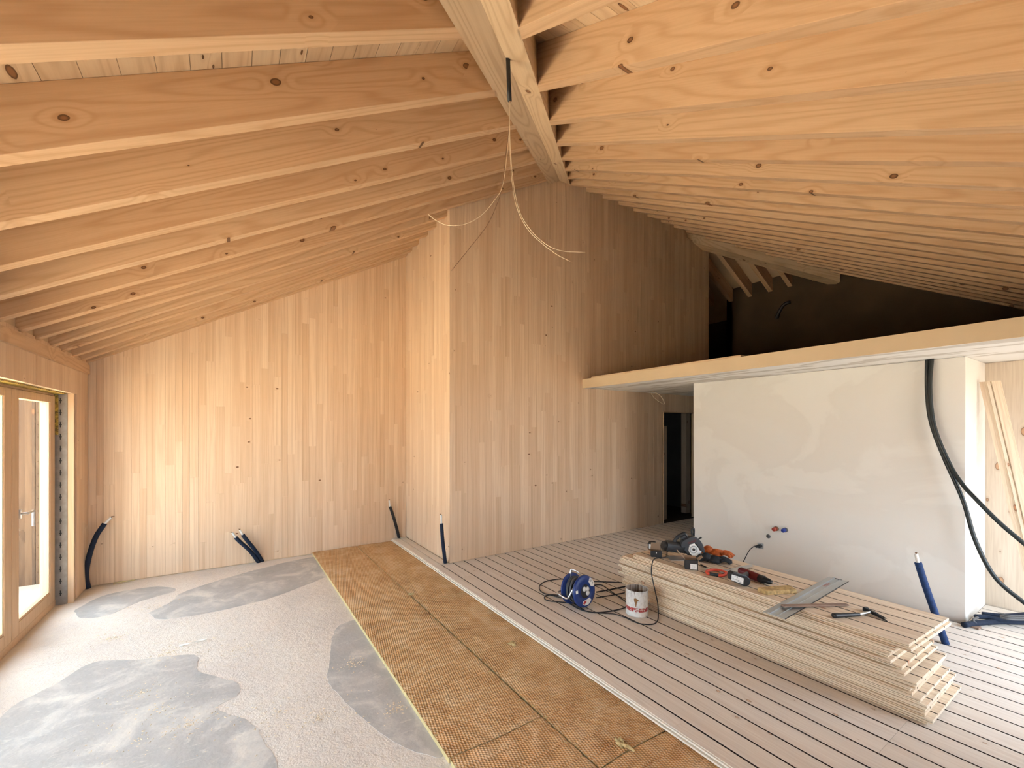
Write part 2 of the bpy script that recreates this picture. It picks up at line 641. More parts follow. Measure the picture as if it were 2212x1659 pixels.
EV = 0.55
sheet([(XW - EV, YE - EV), (5.74, 6.466), (5.74, 8.0), (XW - EV, 8.0)], lambda x, y: zl(x), DR + 0.03, DR + 0.14)
sheet([(XW - EV, YE - EV), (10.0, YE - EV), (10.0, S2 - 10.0), (5.74, 6.466)], lambda x, y: zr(y), DR + 0.03, DR + 0.14)
sheet([(5.74, 6.466), (10.0, S2 - 10.0), (10.0, 8.0), (5.74, 8.0)], lambda x, y: zp(x), DR + 0.03, DR + 0.14)
ceiling = tag(roof.build('ceiling', 'core'), 'pitched timber roof of exposed pale spruce rafters meeting at a hip beam', None, None, 'structure')

SL = Vector((1, 0, S)).normalized()
SR = Vector((0, 1, S)).normalized()
SP = Vector((1, 0, -S)).normalized()

# rafters of the west slope: near face y, from the window wall up to the hip or to the return wall
ylist = [0.24, 0.77, 1.30, 1.835, 2.369, 2.879, 3.344, 3.762, 4.148, 4.520, 4.843, 5.178, 5.457, 5.790, 6.060, 6.250]
for y in ylist:
    y1 = min(y + 0.08, Y1 - 0.002)
    xa = XW - 0.10
    if y < Y2 - 0.09:
        xb0, xb1 = y + DH - HB + 0.02, y1 + DH - HB + 0.02
    else:
        xb0 = xb1 = X1 - 0.001
    if xb0 < xa + 0.05:
        continue
    p = [(xa, y, zl(xa)), (xb0, y, zl(xb0)), (xb1, y1, zl(xb1)), (xa, y1, zl(xa))]
    p += [(a, b, c + DR) for a, b, c in p]
    MB().hexa(p).build('rafter', 'rafter', ceiling, frame((xa, y, zl(xa)), SL, (0, 1, 0)), 0.002)

# rafters of the south slope: near face x, from the south wall up to the hip, the main wall or the second hip
xlist = [0.20, 0.69, 1.19, 1.678, 2.183, 2.650, 3.079, 3.477, 3.834, 4.203, 4.567] + [4.567 + 0.357 * k for k in range(1, 13)]
for x in xlist:
    xb = x + 0.08
    ya = YE - 0.1
    e0, e1 = x - DH - HB + 0.02, xb - DH - HB + 0.02
    if x > 7.55:
        e0, e1 = S2 - x - 0.16, S2 - xb - 0.16
    lim = Y2 - 0.001 if x < 7.70 else 99
    e0, e1 = min(e0, lim), min(e1, lim)
    if e0 < ya + 0.05:
        continue
    p = [(x, ya, zr(ya)), (xb, ya, zr(ya)), (xb, e1, zr(e1)), (x, e0, zr(e0))]
    p += [(a, b, c + DR) for a, b, c in p]
    MB().hexa(p).build('rafter', 'rafter', ceiling, frame((x, ya, zr(ya)), SR, (1, 0, 0)), 0.002)

# rafters of the far slope above the loft
for y in (3.452, 3.864, 4.22, 4.61, 5.011, 5.42):
    y1 = y + 0.08
    xa0, xa1 = S2 - y + 0.16, S2 - y1 + 0.16
    if y > Y2:
        xa0 = xa1 = max(7.0, xa0)
    xb = XE
    if xa0 > xb - 0.03:
        continue
    p = [(xa0, y, zp(xa0)), (xb, y, zp(xb)), (xb, y1, zp(xb)), (xa1, y1, zp(xa1))]
    p += [(a, b, c + DR) for a, b, c in p]
    MB().hexa(p).build('rafter', 'rafter', ceiling, frame((xa0, y, zp(xa0)), SP, (0, 1, 0)), 0.002)

# hip beam over the room: underside bevelled to both slopes
D1 = Vector((1, 1, S))
hw = HB / math.sqrt(2) * 1.0


def hip_pts(x):
    c = Vector((x, x - DH, zl(x)))
    o = Vector((1, -1, 0)).normalized() * hw
    dz = Vector((0, 0, S * hw / math.sqrt(2)))
    return [c - o - dz, c, c + o - dz, c + o + UP * 0.40, c - o + UP * 0.40]


a, b = hip_pts(XW - 0.05), hip_pts(Y2 + DH + 0.35)
# square cut against the main wall is hidden inside the wall
mb = MB().add(a + b, ((0, 5, 6, 1), (1, 6, 7, 2), (2, 7, 8, 3), (3, 8, 9, 4), (4, 9, 5, 0), (0, 1, 2, 3, 4), (9, 8, 7, 6, 5)))
mb.build('hip_beam', 'beam', ceiling, frame(a[1], D1, (1, -1, 0)))

# second hip beam above the loft, hanging a little below its rafters
def hip2_pts(x):
    c = Vector((x, S2 - x, zp(x)))
    o = Vector((1, 1, 0)).normalized() * 0.11
    return [c - o - UP * 0.17, c + o - UP * 0.17, c + o + UP * 0.3, c - o + UP * 0.3]


a, b = hip2_pts(7.25), hip2_pts(XE - 0.01)
MB().add(a + b, ((0, 4, 5, 1), (1, 5, 6, 2), (2, 6, 7, 3), (3, 7, 4, 0), (0, 1, 2, 3), (7, 6, 5, 4))).build('hip_beam', 'beam', ceiling, frame(a[0], (1, -1, -S), (1, 1, 0)))

# boards above the rafters
bw = 0.118
x = XW - 0.02
while x < 3.95:
    x2 = x + bw - 0.002
    e = x - DH + 0.02, x2 - DH + 0.02
    if e[1] < Y1:
        p = [(x, e[0], zl(x)), (x2, e[1], zl(x2)), (x2, Y1 - 0.01, zl(x2)), (x, Y1 - 0.01, zl(x))]
        p = [(q[0], q[1], q[2] + DR + 0.001) for q in p] + [(q[0], q[1], q[2] + DR + 0.026) for q in p]
        MB().hexa(p).build('ceiling_board', 'deck', ceiling, frame((x, e[0], zl(x)), (0, 1, 0), SL))
    x += bw
y = YE - 0.02
while y < 4.70:
    y2 = y + bw - 0.002
    e = y + DH + 0.02, y2 + DH + 0.02
    xe0, xe1 = min(XE, S2 - y - 0.02), min(XE, S2 - y2 - 0.02)
    p = [(e[0], y, zr(y)), (xe0, y, zr(y)), (xe1, y2, zr(y2)), (e[1], y2, zr(y2))]
    p = [(q[0], q[1], q[2] + DR + 0.001) for q in p] + [(q[0], q[1], q[2] + DR + 0.026) for q in p]
    MB().hexa(p).build('ceiling_board', 'deck', ceiling, frame((e[0], y, zr(y)), (1, 0, 0), SR))
    y += bw

# blocking boards between rafter ends above the window wall
MB().box((XW - 0.14, YE, Z0 - 0.35), (XW - 0.06, Y1, Z0 + 0.22)).build('eaves_board', 'core', ceiling)
MB().box((XW, YE - 0.14, Z0 - 0.35), (XE, YE - 0.06, Z0 + 0.22)).build('eaves_board', 'core', ceiling)


# ---- walls clad in edge-glued lamellas
def lam_wall(parent, org, ux, nrm, u0, u1, bot, top, wd, holes=(), lmin=0.7, lmax=2.3, seed=1, mname='lamella'):
    """org + u*ux + v*up; nrm points into the room; each lamella is one piece with its own edge and depth"""
    rnd = random.Random(seed)
    ux, nrm, org = Vector(ux), Vector(nrm), Vector(org)
    u = u0
    while u < u1 - 1e-4:
        ub = min(u1, u + wd * rnd.uniform(0.72, 1.25))
        if u1 - ub < wd * 0.4:
            ub = u1
        vlo, vhi = bot((u + ub) / 2), max(top(u), top(ub))
        spans = [(vlo, vhi)]
        for (h0, h1, g0, g1) in holes:
            if ub > h0 + 0.01 and u < h1 - 0.01:
                ns = []
                for (a_, b_) in spans:
                    if a_ < g0:
                        ns.append((a_, min(b_, g0)))
                    if b_ > g1:
                        ns.append((max(a_, g1), b_))
                spans = ns
        for (a_, b_) in spans:
            v = a_
            first = True
            while v < b_ - 1e-4:
                L = rnd.uniform(lmin, lmax) * (rnd.uniform(0.3, 1) if first else 1)
                first = False
                ve = min(b_, v + L)
                if b_ - ve < 0.3:
                    ve = b_
                d = rnd.uniform(0.0, 0.0016)
                t0, t1 = (top(u), top(ub)) if ve == b_ and b_ == vhi else (ve, ve)
                t0, t1 = max(t0, v + 0.02), max(t1, v + 0.02)
                g = 0.00045
                q = [org + ux * (u + g) + UP * v, org + ux * (ub - g) + UP * v, org + ux * (ub - g) + UP * (t1 - g), org + ux * (u + g) + UP * (t0 - g)]
                p = [k - nrm * 0.02 for k in q] + [k + nrm * d for k in q]
                MB().hexa(p).build('lamella', mname, parent, frame(org + ux * u + UP * v, UP, ux))
                v = ve
        u = ub


def wall(name, mb, label, m='core'):
    return tag(mb.build(name, m), label, None, None, 'structure')


zb = ZS - 0.10
# back wall
mb = MB()
p = [(XW - 0.14, Y1 + 0.012, zb), (X1 + 0.16, Y1 + 0.012, zb), (X1 + 0.16, Y1 + 0.14, zb), (XW - 0.14, Y1 + 0.14, zb)]
q = [(p_[0], p_[1], zl(p_[0]) + DR + 0.02) for p_ in p]
wb = wall('wall_back', mb.hexa(p + q), 'tall pale wood back wall of vertical lamellas below the left rafters')
lam_wall(wb, (0, Y1, 0), (1, 0, 0), (0, -1, 0), XW + 0.002, X1 - 0.003, lambda u: ZS + 0.012, lambda u: zl(u) + DR - 0.01, 0.078, seed=3)
# return wall
mb = MB()
zt = zl(X1) + DR
mb.box((X1 + 0.012, Y2 + 0.02, -0.2), (X1 + 0.13, Y1 + 0.02, zt))
wr = wall('wall_return', mb, 'narrow brightly lit wood wall turning towards the room')
lam_wall(wr, (X1, 0, 0), (0, 1, 0), (-1, 0, 0), Y2, Y1 - 0.002, lambda u: 0.001, lambda u: zt, 0.074, seed=5)
# main wall with doorway, cut below the hips
DX0, DX1, DZ = 6.42, 7.42, 1.957
XM = 7.794


def main_top(u):
    z = min(zl(u), zr(Y2)) + 0.0
    z += DR * 0.98
    if u > 7.0:
        z = min(z, zp(u) if u > 7.5 else 5.185 if u > 7.06 else z)
    return z


mb = MB()
for (ua, ub, va, fb) in ((X1, DX0, -0.2, None), (DX0, DX1, DZ, None), (DX1, XM, -0.2, None)):
    nseg = max(1, int((ub - ua) / 0.25))
    for k in range(nseg):
        a_, b_ = ua + (ub - ua) * k / nseg, ua + (ub - ua) * (k + 1) / nseg
        p = [(a_, Y2 + 0.012, va), (b_, Y2 + 0.012, va), (b_, Y2 + 0.12, va), (a_, Y2 + 0.12, va)]
        mb.hexa(p + [(c[0], c[1], main_top(c[0])) for c in p])
wm = wall('wall_main', mb, 'tall wood wall of narrow vertical lamellas with a dark doorway')
lam_wall(wm, (0, Y2, 0), (1, 0, 0), (0, -1, 0), X1 - 0.001, XM, lambda u: 0.001, main_top, 0.080, holes=((DX0, DX1, -1, DZ),), seed=11, lmin=0.9, lmax=2.8)
# door lining
mb = MB()
mb.box((DX0 - 0.004, Y2 - 0.004, 0), (DX0 + 0.012, Y2 + 0.125, DZ + 0.012))
mb.box((DX0, Y2 - 0.004, DZ), (DX1, Y2 + 0.125, DZ + 0.012))
tag(mb.build('trim_2', 'frame'), 'thin pale edge around the dark doorway', None, None, 'structure')

# window wall
mb = MB()
mb.box((XW - 0.14, WIN1 + 0.001, zb), (XW - 0.012, Y1, Z0 + 0.1))
mb.box((XW - 0.14, WIN0, WINZ + 0.001), (XW - 0.012, WIN1, Z0 + 0.1))
mb.box((XW - 0.14, YE - 0.14, zb), (XW - 0.012, WIN0, Z0 + 0.1))
ww = wall('wall_window', mb, 'left wood wall with floor to ceiling glazing')
lam_wall(ww, (XW, 0, 0), (0, 1, 0), (1, 0, 0), YE, Y1 - 0.003, lambda u: ZS + 0.012, lambda u: Z0 + 0.02, 0.105, holes=((WIN0, WIN1, -1, WINZ),), seed=21)
# wood edge of the wall panel round the opening, grey membrane and yellow tape behind it
mb = MB().box((XW - 0.045, WIN1 - 0.004, ZS), (XW - 0.001, WIN1 + 0.012, WINZ))
mb.build('panel_edge', 'frame', ww, frame((XW, WIN1, 0), UP, (1, 0, 0)))
mb = MB().box((XW - 0.14, WIN1 - 0.010, ZS), (XW - 0.047, WIN1 + 0.006, WINZ))
mb.build('membrane_strip', 'membrane', ww)
for k in range(17):   # dashed fixing marks down the membrane
    z = 0.02 + k * 0.118
    MB().box((XW - 0.098, WIN1 - 0.0112, z), (XW - 0.090, WIN1 - 0.010, z + 0.055)).box((XW - 0.104, WIN1 - 0.0112, z + 0.022), (XW - 0.084, WIN1 - 0.010, z + 0.03)).build('fixing_mark', 'ink', ww)
MB().box((XW - 0.139, WIN1 - 0.014, 1.60), (XW - 0.108, WIN1 - 0.010, 1.99)).build('sealing_tape', 'tape', ww)
MB().box((XW - 0.139, WIN0, WINZ - 0.012), (XW - 0.05, WIN1 - 0.02, WINZ - 0.001)).build('sealing_tape', 'tape', ww)

# fascia board under the rafter ends
mb = MB().box((XW + 0.001, YE, 2.247), (XW + 0.024, 6.29, 2.349))
tag(mb.build('trim_1', 'rafter', None, frame((XW, 6.29, 2.25), (0, -1, 0), (0, 0, 1)), 0.001), 'long fascia board under the left rafter ends', None, None, 'structure')

# south wall behind the viewer, with its window opening
mb = MB()
mb.box((XW - 0.14, YE - 0.14, zb), (SA0, YE, Z0 + 0.1)).box((SA1, YE - 0.14, zb), (SW0, YE, Z0 + 0.1)).box((SA0, YE - 0.14, SWZ), (SA1, YE, Z0 + 0.1))
mb.box((SW1, YE - 0.14, zb), (XE + 0.1, YE, Z0 + 0.1))
mb.box((SW0, YE - 0.14, SWZ), (SW1, YE, Z0 + 0.1))
wall('wall_south', mb, 'wood wall behind the viewer with a wide window opening', 'lamella')

# white plastered block under the loft
mb = MB().box((XWL, 0.928, -0.02), (6.01, 3.459, 2.276))
tag(mb.build('wall_white', 'plaster', None, None, 0.004), 'freestanding white plastered wall block under the loft', None, None, 'structure')
# plywood wall right of it and other rear walls
mb = MB().box((6.012, YE, -0.02), (6.10, 0.93, 2.276))
wp = tag(mb.build('wall_right', 'panel', None, frame((6.012, 0.9, 0), UP, (0, 1, 0))), 'knotty plywood wall at the right edge beside the white block', None, None, 'structure')
mb = MB().box((7.62, 0.93, -0.02), (7.72, Y2, 2.276))
mb.box((6.012, 3.30, -0.02), (7.62, 3.459, 2.276))
mb.box((XW, 6.47, -0.2), (2.2, 6.6, 2.2))
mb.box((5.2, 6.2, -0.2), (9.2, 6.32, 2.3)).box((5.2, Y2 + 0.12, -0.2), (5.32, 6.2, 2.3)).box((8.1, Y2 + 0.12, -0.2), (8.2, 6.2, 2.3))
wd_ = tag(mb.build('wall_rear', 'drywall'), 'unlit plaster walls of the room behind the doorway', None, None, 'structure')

# loft walls
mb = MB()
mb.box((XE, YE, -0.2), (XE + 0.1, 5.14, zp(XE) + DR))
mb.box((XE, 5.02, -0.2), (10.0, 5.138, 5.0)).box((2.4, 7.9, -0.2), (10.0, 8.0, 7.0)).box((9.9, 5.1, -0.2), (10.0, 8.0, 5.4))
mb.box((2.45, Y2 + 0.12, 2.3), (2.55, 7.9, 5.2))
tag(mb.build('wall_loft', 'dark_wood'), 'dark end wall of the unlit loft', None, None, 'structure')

# loft floor slab
mb = MB().box((4.512, YE, 2.278), (XE, Y2 - 0.002, 2.405)).box((XM, Y2, 2.278), (9.9, 7.9, 2.405)).box((2.4, Y2 + 0.125, 2.278), (XM, 7.9, 2.405))
fl = tag(mb.build('floor_loft', 'filler'), 'loft floor slab with a cream edge and a smeared white underside', None, None, 'structure')
MB().box((4.494, YE, 2.276), (4.5115, Y2 - 0.002, 2.412)).build('edge_board', 'edgecream', fl)

# ---- floors
mb = MB().box((XW - 0.14, YE - 0.1, ZS - 0.12), (2.30, Y1 + 0.1, ZS))
fs_ = tag(mb.build('floor', 'screed'), 'bare dusty screed floor with grey patches', None, None, 'structure')


def patch(px, name, m, h, seed, jit=0.0):
    rnd = random.Random(seed)
    pts = [gz(x, y, ZS) for x, y in px]
    pts = smooth_path(pts + [pts[0]], 6)[:-1]
    poly = [(p.x + rnd.uniform(-jit, jit), p.y + rnd.uniform(-jit, jit)) for p in pts]
    poly = [(max(XW + 0.01, x), min(Y1 - 0.02, y)) for x, y in poly]
    a = sum(poly[i - 1][0] * poly[i][1] - poly[i][0] * poly[i - 1][1] for i in range(len(poly)))
    if a < 0:
        poly.reverse()
    return MB().prism(poly, ZS, ZS + h).build(name, m, fs_)


patch([(320, 1325), (355, 1338), (480, 1318), (590, 1290), (690, 1252), (712, 1240), (700, 1205), (640, 1210), (520, 1240), (400, 1278), (370, 1300)], 'levelling_patch', 'patch', 0.002, 1, 0.006)
patch([(160, 1318), (175, 1335), (235, 1328), (300, 1300), (380, 1275), (330, 1268), (230, 1285)], 'levelling_patch', 'patch', 0.0015, 2, 0.006)
patch([(716, 1380), (735, 1350), (790, 1342), (840, 1400), (900, 1520), (940, 1600), (955, 1635), (900, 1625), (830, 1590), (770, 1540), (735, 1505), (708, 1470), (712, 1430)], 'levelling_patch', 'patch', 0.002, 3, 0.004)
patch([(-30, 1580), (30, 1525), (120, 1478), (200, 1432), (300, 1425), (420, 1415), (430, 1450), (510, 1475), (515, 1500), (470, 1530), (540, 1560), (570, 1600), (590, 1680), (400, 1760), (100, 1800), (-120, 1700)], 'levelling_patch', 'patch', 0.002, 4, 0.005)

# wood floor: strips with dark grooves, laid in panels of four
mb = MB()
mb.box((2.067, YE, ZS - 0.02), (2.285, Y1 - 0.001, -0.016)).box((2.285, YE, ZS - 0.1), (XWL, Y2 - 0.001, -0.016)).box((XWL, YE, ZS - 0.1), (6.012, 0.927, -0.016))
mb.box((XWL, 3.46, ZS - 0.1), (7.62, Y2 - 0.001, -0.016)).box((5.3, Y2 + 0.001, ZS - 0.1), (8.1, 6.2, -0.012))
fw = tag(mb.build('floor.001', 'groove'), 'raised wooden floor of pale boards with dark grooves', None, None, 'structure')
xs = [2.067] + [2.168 + 0.1535 * k for k in range(0, 37)]
rf = random.Random(5)
PL = 2.06
for k in range(len(xs) - 1):
    xa, xb = xs[k] + (0.0055 if k else 0.0), xs[k + 1] - 0.0055
    if xb > 7.6:
        break
    off = [0.0, 1.35, 0.68][((k + 3) // 4) % 3]
    y = YE - off
    while y < Y1:
        ya, yb = y, y + PL - 0.001
        y += PL
        spans = [(YE, Y1 - 0.003)] if xb < X1 else [(YE, Y2 - 0.003)]
        if xb > XWL + 0.01:
            spans = [(YE, 0.925), (3.462, Y2 - 0.003)] if xb < 6.02 else [(3.462, Y2 - 0.003)]
        xe = xb
        if xa < X1 < xb + 0.02:   # notched strip at the wall corner: split
            pass
        for (s0, s1) in spans:
            a_, b_ = max(ya, s0), min(yb, s1)
            if b_ - a_ > 0.03:
                pm = MB().box((xa, a_, -0.0155), (xe, b_, rf.uniform(-0.0006, 0.0006)))
                pm.m[3] = 1                # groove flanks are dark
                pm.m[5] = 1 if k else 0
                pm.build('floor_plank', ['plank', 'groove'], fw, frame((xa, a_, 0), (0, 1, 0), (1, 0, 0)))
# last strip beside the return wall
MB().box((2.172, Y2 - 0.01, -0.0155), (X1 - 0.012, Y1 - 0.003, 0.0)).build('floor_plank', 'plank', fw, frame((2.172, Y2, 0), (0, 1, 0), (1, 0, 0)))
# tongue along the free edge
MB().box((2.0475, YE, -0.0292), (2.0669, Y1 - 0.003, -0.0195)).box((2.0565, YE, -0.0135), (2.0669, Y1 - 0.003, -0.0045)).build('edge_tongue', 'paleedge', fw)

# ---- window: outer frame, leaves, panes, handle
XF = XW - 0.14
win = MB()
win.box((XF - 0.07, WIN0, WINZ - 0.030), (XF, WIN1, WINZ - 0.002)).box((XF - 0.07, WIN0, ZS), (XF + 0.01, WIN1, -0.004))
win.box((XF - 0.07, WIN1 - 0.024, ZS), (XF, WIN1 - 0.002, WINZ)).box((XF - 0.07, WIN0, ZS), (XF, WIN0 + 0.03, WINZ))
window = tag(win.build('window_1', 'frame', None, None, 0.002), 'wooden framed glazed terrace doors in the left wall', None, None, 'structure')
yl = [WIN1 - 0.026 - 0.972 * k for k in range(6)]
for k in range(5):
    yb, ya = yl[k], max(yl[k + 1] + 0.012, WIN0 + 0.03)
    st, z0, z1 = 0.125, -0.002, WINZ - 0.034
    leaf = MB()
    for (a_, b_) in (((XF - 0.06, ya, z0), (XF + 0.012, ya + st, z1)), ((XF - 0.06, yb - st, z0), (XF + 0.012, yb, z1)),
                     ((XF - 0.06, ya + st, z0), (XF + 0.012, yb - st, z0 + 0.10)), ((XF - 0.06, ya + st, z1 - 0.068), (XF + 0.012, yb - st, z1))):
        leaf.box(a_, b_)
    lf = leaf.build('window_leaf', 'frame', window, frame((XF, ya, z0), UP, (0, 1, 0)), 0.004)
    MB().box((XF - 0.034, ya + st - 0.01, z0 + 0.09), (XF - 0.028, yb - st + 0.01, z1 - 0.06)).build('glass_pane', 'glass', lf).matrix_basis = lf.matrix_basis.inverted()
    MB().box((XF - 0.012, ya + st, z0 + 0.10), (XF + 0.004, ya + st + 0.012, z1 - 0.068)).box((XF - 0.012, yb - st - 0.012, z0 + 0.10), (XF + 0.004, yb - st, z1 - 0.068)).box(
        (XF - 0.02, ya + st, z0 + 0.10), (XF + 0.006, yb - st, z0 + 0.118)).build('glazing_bead', 'frame', lf, lf.matrix_basis.copy()).matrix_basis = Matrix.Identity(4)
    if k == 0:
        hp = gx(42, 1115, XF + 0.012)
        h = MB().box((XF + 0.012, hp.y - 0.016, hp.z - 0.02), (XF + 0.022, hp.y + 0.016, hp.z + 0.055))
        h.cyl((XF + 0.02, hp.y, hp.z + 0.02), (XF + 0.065, hp.y, hp.z + 0.02), 0.009)
        h.cyl((XF + 0.062, hp.y - 0.008, hp.z + 0.02), (XF + 0.062, hp.y + 0.115, hp.z + 0.02), 0.0095)
        h.cyl((XF + 0.062, hp.y + 0.108, hp.z + 0.028), (XF + 0.062, hp.y + 0.108, hp.z - 0.105), 0.0105)
        h.build('door_handle', 'steel', lf).matrix_basis = lf.matrix_basis.inverted()
# south window frame
win = MB()
for xx in (SW0, (SW0 + SW1) / 2, SW1 - 0.06):
    win.box((xx, YE - 0.12, 0.0), (xx + 0.06, YE - 0.06, SWZ))
win.box((SW0, YE - 0.12, SWZ - 0.06), (SW1, YE - 0.06, SWZ)).box((SW0, YE - 0.12, 0.0), (SW1, YE - 0.06, 0.06))
for xx in (SA0, (SA0 + SA1) / 2, SA1 - 0.06):
    win.box((xx, YE - 0.12, ZS), (xx + 0.06, YE - 0.06, SWZ))
win.box((SA0, YE - 0.12, SWZ - 0.06), (SA1, YE - 0.06, SWZ)).box((SA0, YE - 0.12, ZS), (SA1, YE - 0.06, 0.0))
tag(win.build('window_2', 'frame'), 'wooden windows behind the viewer', None, None, 'structure')

# ---- outdoors
mb = MB().box((-9, YE - 0.14, -0.30), (XW - 0.14, 14, -0.16))
tag(mb.build('ground', 'terrace'), 'pale sunlit terrace outside the left windows', None, None, 'structure')
mb = MB().box((-20, -20, -0.34), (25, 25, -0.31)).box((-9, -9, -0.30), (14, YE - 0.141, -0.17))
tag(mb.build('ground.001', 'grass'), 'gravel around the house', None, None, 'structure')
clad = MB()
gw = tag(MB().box((-2.9, 7.15, -0.2), (-1.5, 7.25, 2.6)).build('wall_outside', 'core'), 'board-clad loggia wall outside the glazed doors', None, None, 'structure')
for k in range(10):
    MB().box((-2.9 + 0.14 * k, 7.12, -0.2), (-2.9 + 0.14 * k + 0.132, 7.15, 2.6)).build('cladding_board', 'cladding', gw, frame((-2.9 + 0.14 * k, 7.1, 0), UP, (1, 0, 0)))

# ================================================================ THINGS
def depth(p):
    return (Vector(p) - EYE).dot(FW)


# ---- insulation batts between screed and wooden floor
def batt(x0, x1, y0, y1, label, grooves):
    t = thing('insulation_batt', label, 'insulation', ((x0 + x1) / 2, (y0 + y1) / 2, ZS), 'mineral wool batts on the screed')
    zt = -0.030
    rnd = random.Random(int(y0 * 100 + x0 * 10))
    prof = [(y0, zt - 0.003), (y0 + 0.006, zt)]
    y = y0 + 0.07
    while grooves and y < y1 - 0.05:
        d = rnd.uniform(0.004, 0.0065)
        prof += [(y - 0.012, zt), (y - 0.004, zt - d), (y + 0.004, zt - d), (y + 0.012, zt)]
        y += 0.122 + rnd.uniform(-0.008, 0.008)
    prof += [(y1 - 0.006, zt), (y1, zt - 0.003)]
    nx = 14
    mb = MB()
    vs, fs = [], []
    for (yy, zz) in prof:
        for i in range(nx + 1):
            xx = x0 + (x1 - x0) * i / nx
            vs.append((xx, yy + 0.006 * math.sin(xx * 9 + yy * 3), zz + rnd.uniform(-0.0009, 0.0009) - (0.003 if i in (0, nx) else 0)))
    for j in range(len(prof) - 1):
        for i in range(nx):
            a = j * (nx + 1) + i
            fs.append((a, a + 1, a + nx + 2, a + nx + 1))
    mb.add(vs, fs, 0, False)
    part(t, mb, 'facing', 'insul')
    mb = MB().box((x0 + (0.001 if x0 < 1 else 0.005), y0 + 0.005, ZS + 0.001), (x1 - 0.005, y1 - 0.005, zt - 0.0075))
    part(t, mb, 'wool_core', 'insuledge')
    return t


batt(0.945, 1.537, 4.076, 6.318, 'brown wool batt of the left row, against the tall back wall', False)
batt(0.943, 1.535, 1.98, 4.070, 'brown wool batt in the middle of the left row, pale edge on the screed', True)
batt(0.946, 1.538, -0.25, 1.974, 'brown wool batt of the left row nearest the viewer', True)
batt(1.545, 2.060, 3.93, 6.318, 'brown wool batt of the right row, against the back wall beside the wooden floor', False)
batt(1.547, 2.058, 1.52, 3.924, 'brown wool batt in the middle of the right row, along the floor edge', True)
batt(1.547, 2.060, -0.25, 1.514, 'brown wool batt of the right row nearest the viewer', True)

# little torn tufts of wool on the batts
for (px, py, s_, lab) in ((1345, 1612, 0.030, 'pale tuft of wool torn up from the nearest right batt'), (1110, 1392, 0.022, 'small wool tuft on the middle right batt'),
                          (890, 1284, 0.018, 'wool tuft standing at the seam between the two rows of batts')):
    p = gz(px, py, -0.028)
    rnd = random.Random(px)
    mb = MB()
    for k in range(7):
        a = rnd.uniform(0, 2 * pi)
        q = p + Vector((math.cos(a), math.sin(a), 0)) * s_ * rnd.uniform(0.2, 1.0)
        mb.tube(smooth_path([q, q + Vector((rnd.uniform(-1, 1) * s_, rnd.uniform(-1, 1) * s_, s_ * rnd.uniform(0.3, 0.8))), q + Vector((rnd.uniform(-1.6, 1.6) * s_, rnd.uniform(-1.6, 1.6) * s_, 0.002))], 4), s_ * 0.22, 6)
    tag(mb.build('wool_tuft', 'insuledge'), lab, 'insulation', 'loose wool tufts')


# ---- stack of grooved boards
def grooved_board(L, W, T, pitch, first):
    """local X along the board; grooves in the top, slot in the near edge"""
    g, d = 0.010, 0.009
    prof = [(0.0, 0.0), (W, 0.0), (W, T * 0.35), (W + 0.007, T * 0.35), (W + 0.007, T * 0.65), (W, T * 0.65), (W, T)]
    y = first
    cuts = []
    while y < W - 0.02:
        cuts.append(y)
        y += pitch
    for c in reversed(cuts):
        prof += [(c + g / 2, T), (c + g / 2, T - d), (c - g / 2, T - d), (c - g / 2, T)]
    prof += [(0.0, T), (0.0, T * 0.68), (0.008, T * 0.68), (0.008, T * 0.32), (0.0, T * 0.32)]
    n = len(prof)
    vs = [(0, y_, z_) for y_, z_ in prof] + [(L, y_, z_) for y_, z_ in prof]
    fs = [tuple(range(n - 1, -1, -1)), tuple(range(n, 2 * n))] + [(i, (i + 1) % n, n + (i + 1) % n, n + i) for i in range(n)]
    me = bpy.data.meshes.new('grooved_board')
    me.from_pydata(vs, [], fs)
    idx = [0] * len(fs)
    k0 = 7
    for c in range(len(cuts)):       # groove walls and floor carry the brown burnt colour
        for j in (0, 1, 2):
            idx[2 + k0 + c * 4 + j] = 1
    me.materials.append(M['stack'])
    me.materials.append(M['groove'])
    me.polygons.foreach_set('material_index', idx)
    me.update()
    return me


TB = 0.0200
ORD = 'first second third fourth fifth sixth seventh eighth ninth tenth eleventh twelfth thirteenth fourteenth fifteenth sixteenth seventeenth eighteenth'.split()
bA = grooved_board(2.14, 0.600, TB - 0.0008, 0.1535, 0.105)
bB = grooved_board(2.09, 0.690, TB - 0.0008, 0.1535, 0.105)
rs = random.Random(12)
yend = [.724, .700, .733, .735, .728, .755, .790, .800, .780, .774, .862, .821, .840, .885, .905, .893, .885, .868, .800, .812]
for i in range(20):
    t_ = i / 19
    me = bB if i >= 18 else bA
    o = bpy.data.objects.new('grooved_board', me)
    col.objects.link(o)
    ang = math.radians(2.6 * t_ ** 2 + rs.uniform(-0.35, 0.35))
    xn = 3.275 + 0.045 * t_ + rs.uniform(-0.014, 0.016)
    if i == 18:
        xn += 0.012
    ax = Vector((math.sin(ang), math.cos(ang), 0))
    m = Matrix((ax, Vector((ax.y, -ax.x, 0)), Vector((0, 0, 1)))).transposed().to_4x4()
    # local y must run towards +x: keep right handed by flipping nothing but order
    m = Matrix(((ax.x, ax.y, 0, xn), (ax.y, -ax.x, 0, yend[i]), (0, 0, 1, i * TB + 0.0012), (0, 0, 0, 1)))
    o.matrix_basis = m
    if i == 19:
        lab = 'topmost grooved board of the stack, tools lying on it'
    elif i == 18:
        lab = 'second grooved board from the top of the stack, slightly shifted to the right'
    elif i == 0:
        lab = 'lowest grooved board of the stack, directly on the wooden floor'
    else:
        lab = '%s grooved board from the floor in the tall stack of boards' % ORD[i]
    tag(o, lab, 'board', 'grooved boards in the stack')
for me in (bA, bB):
    me.flip_normals()
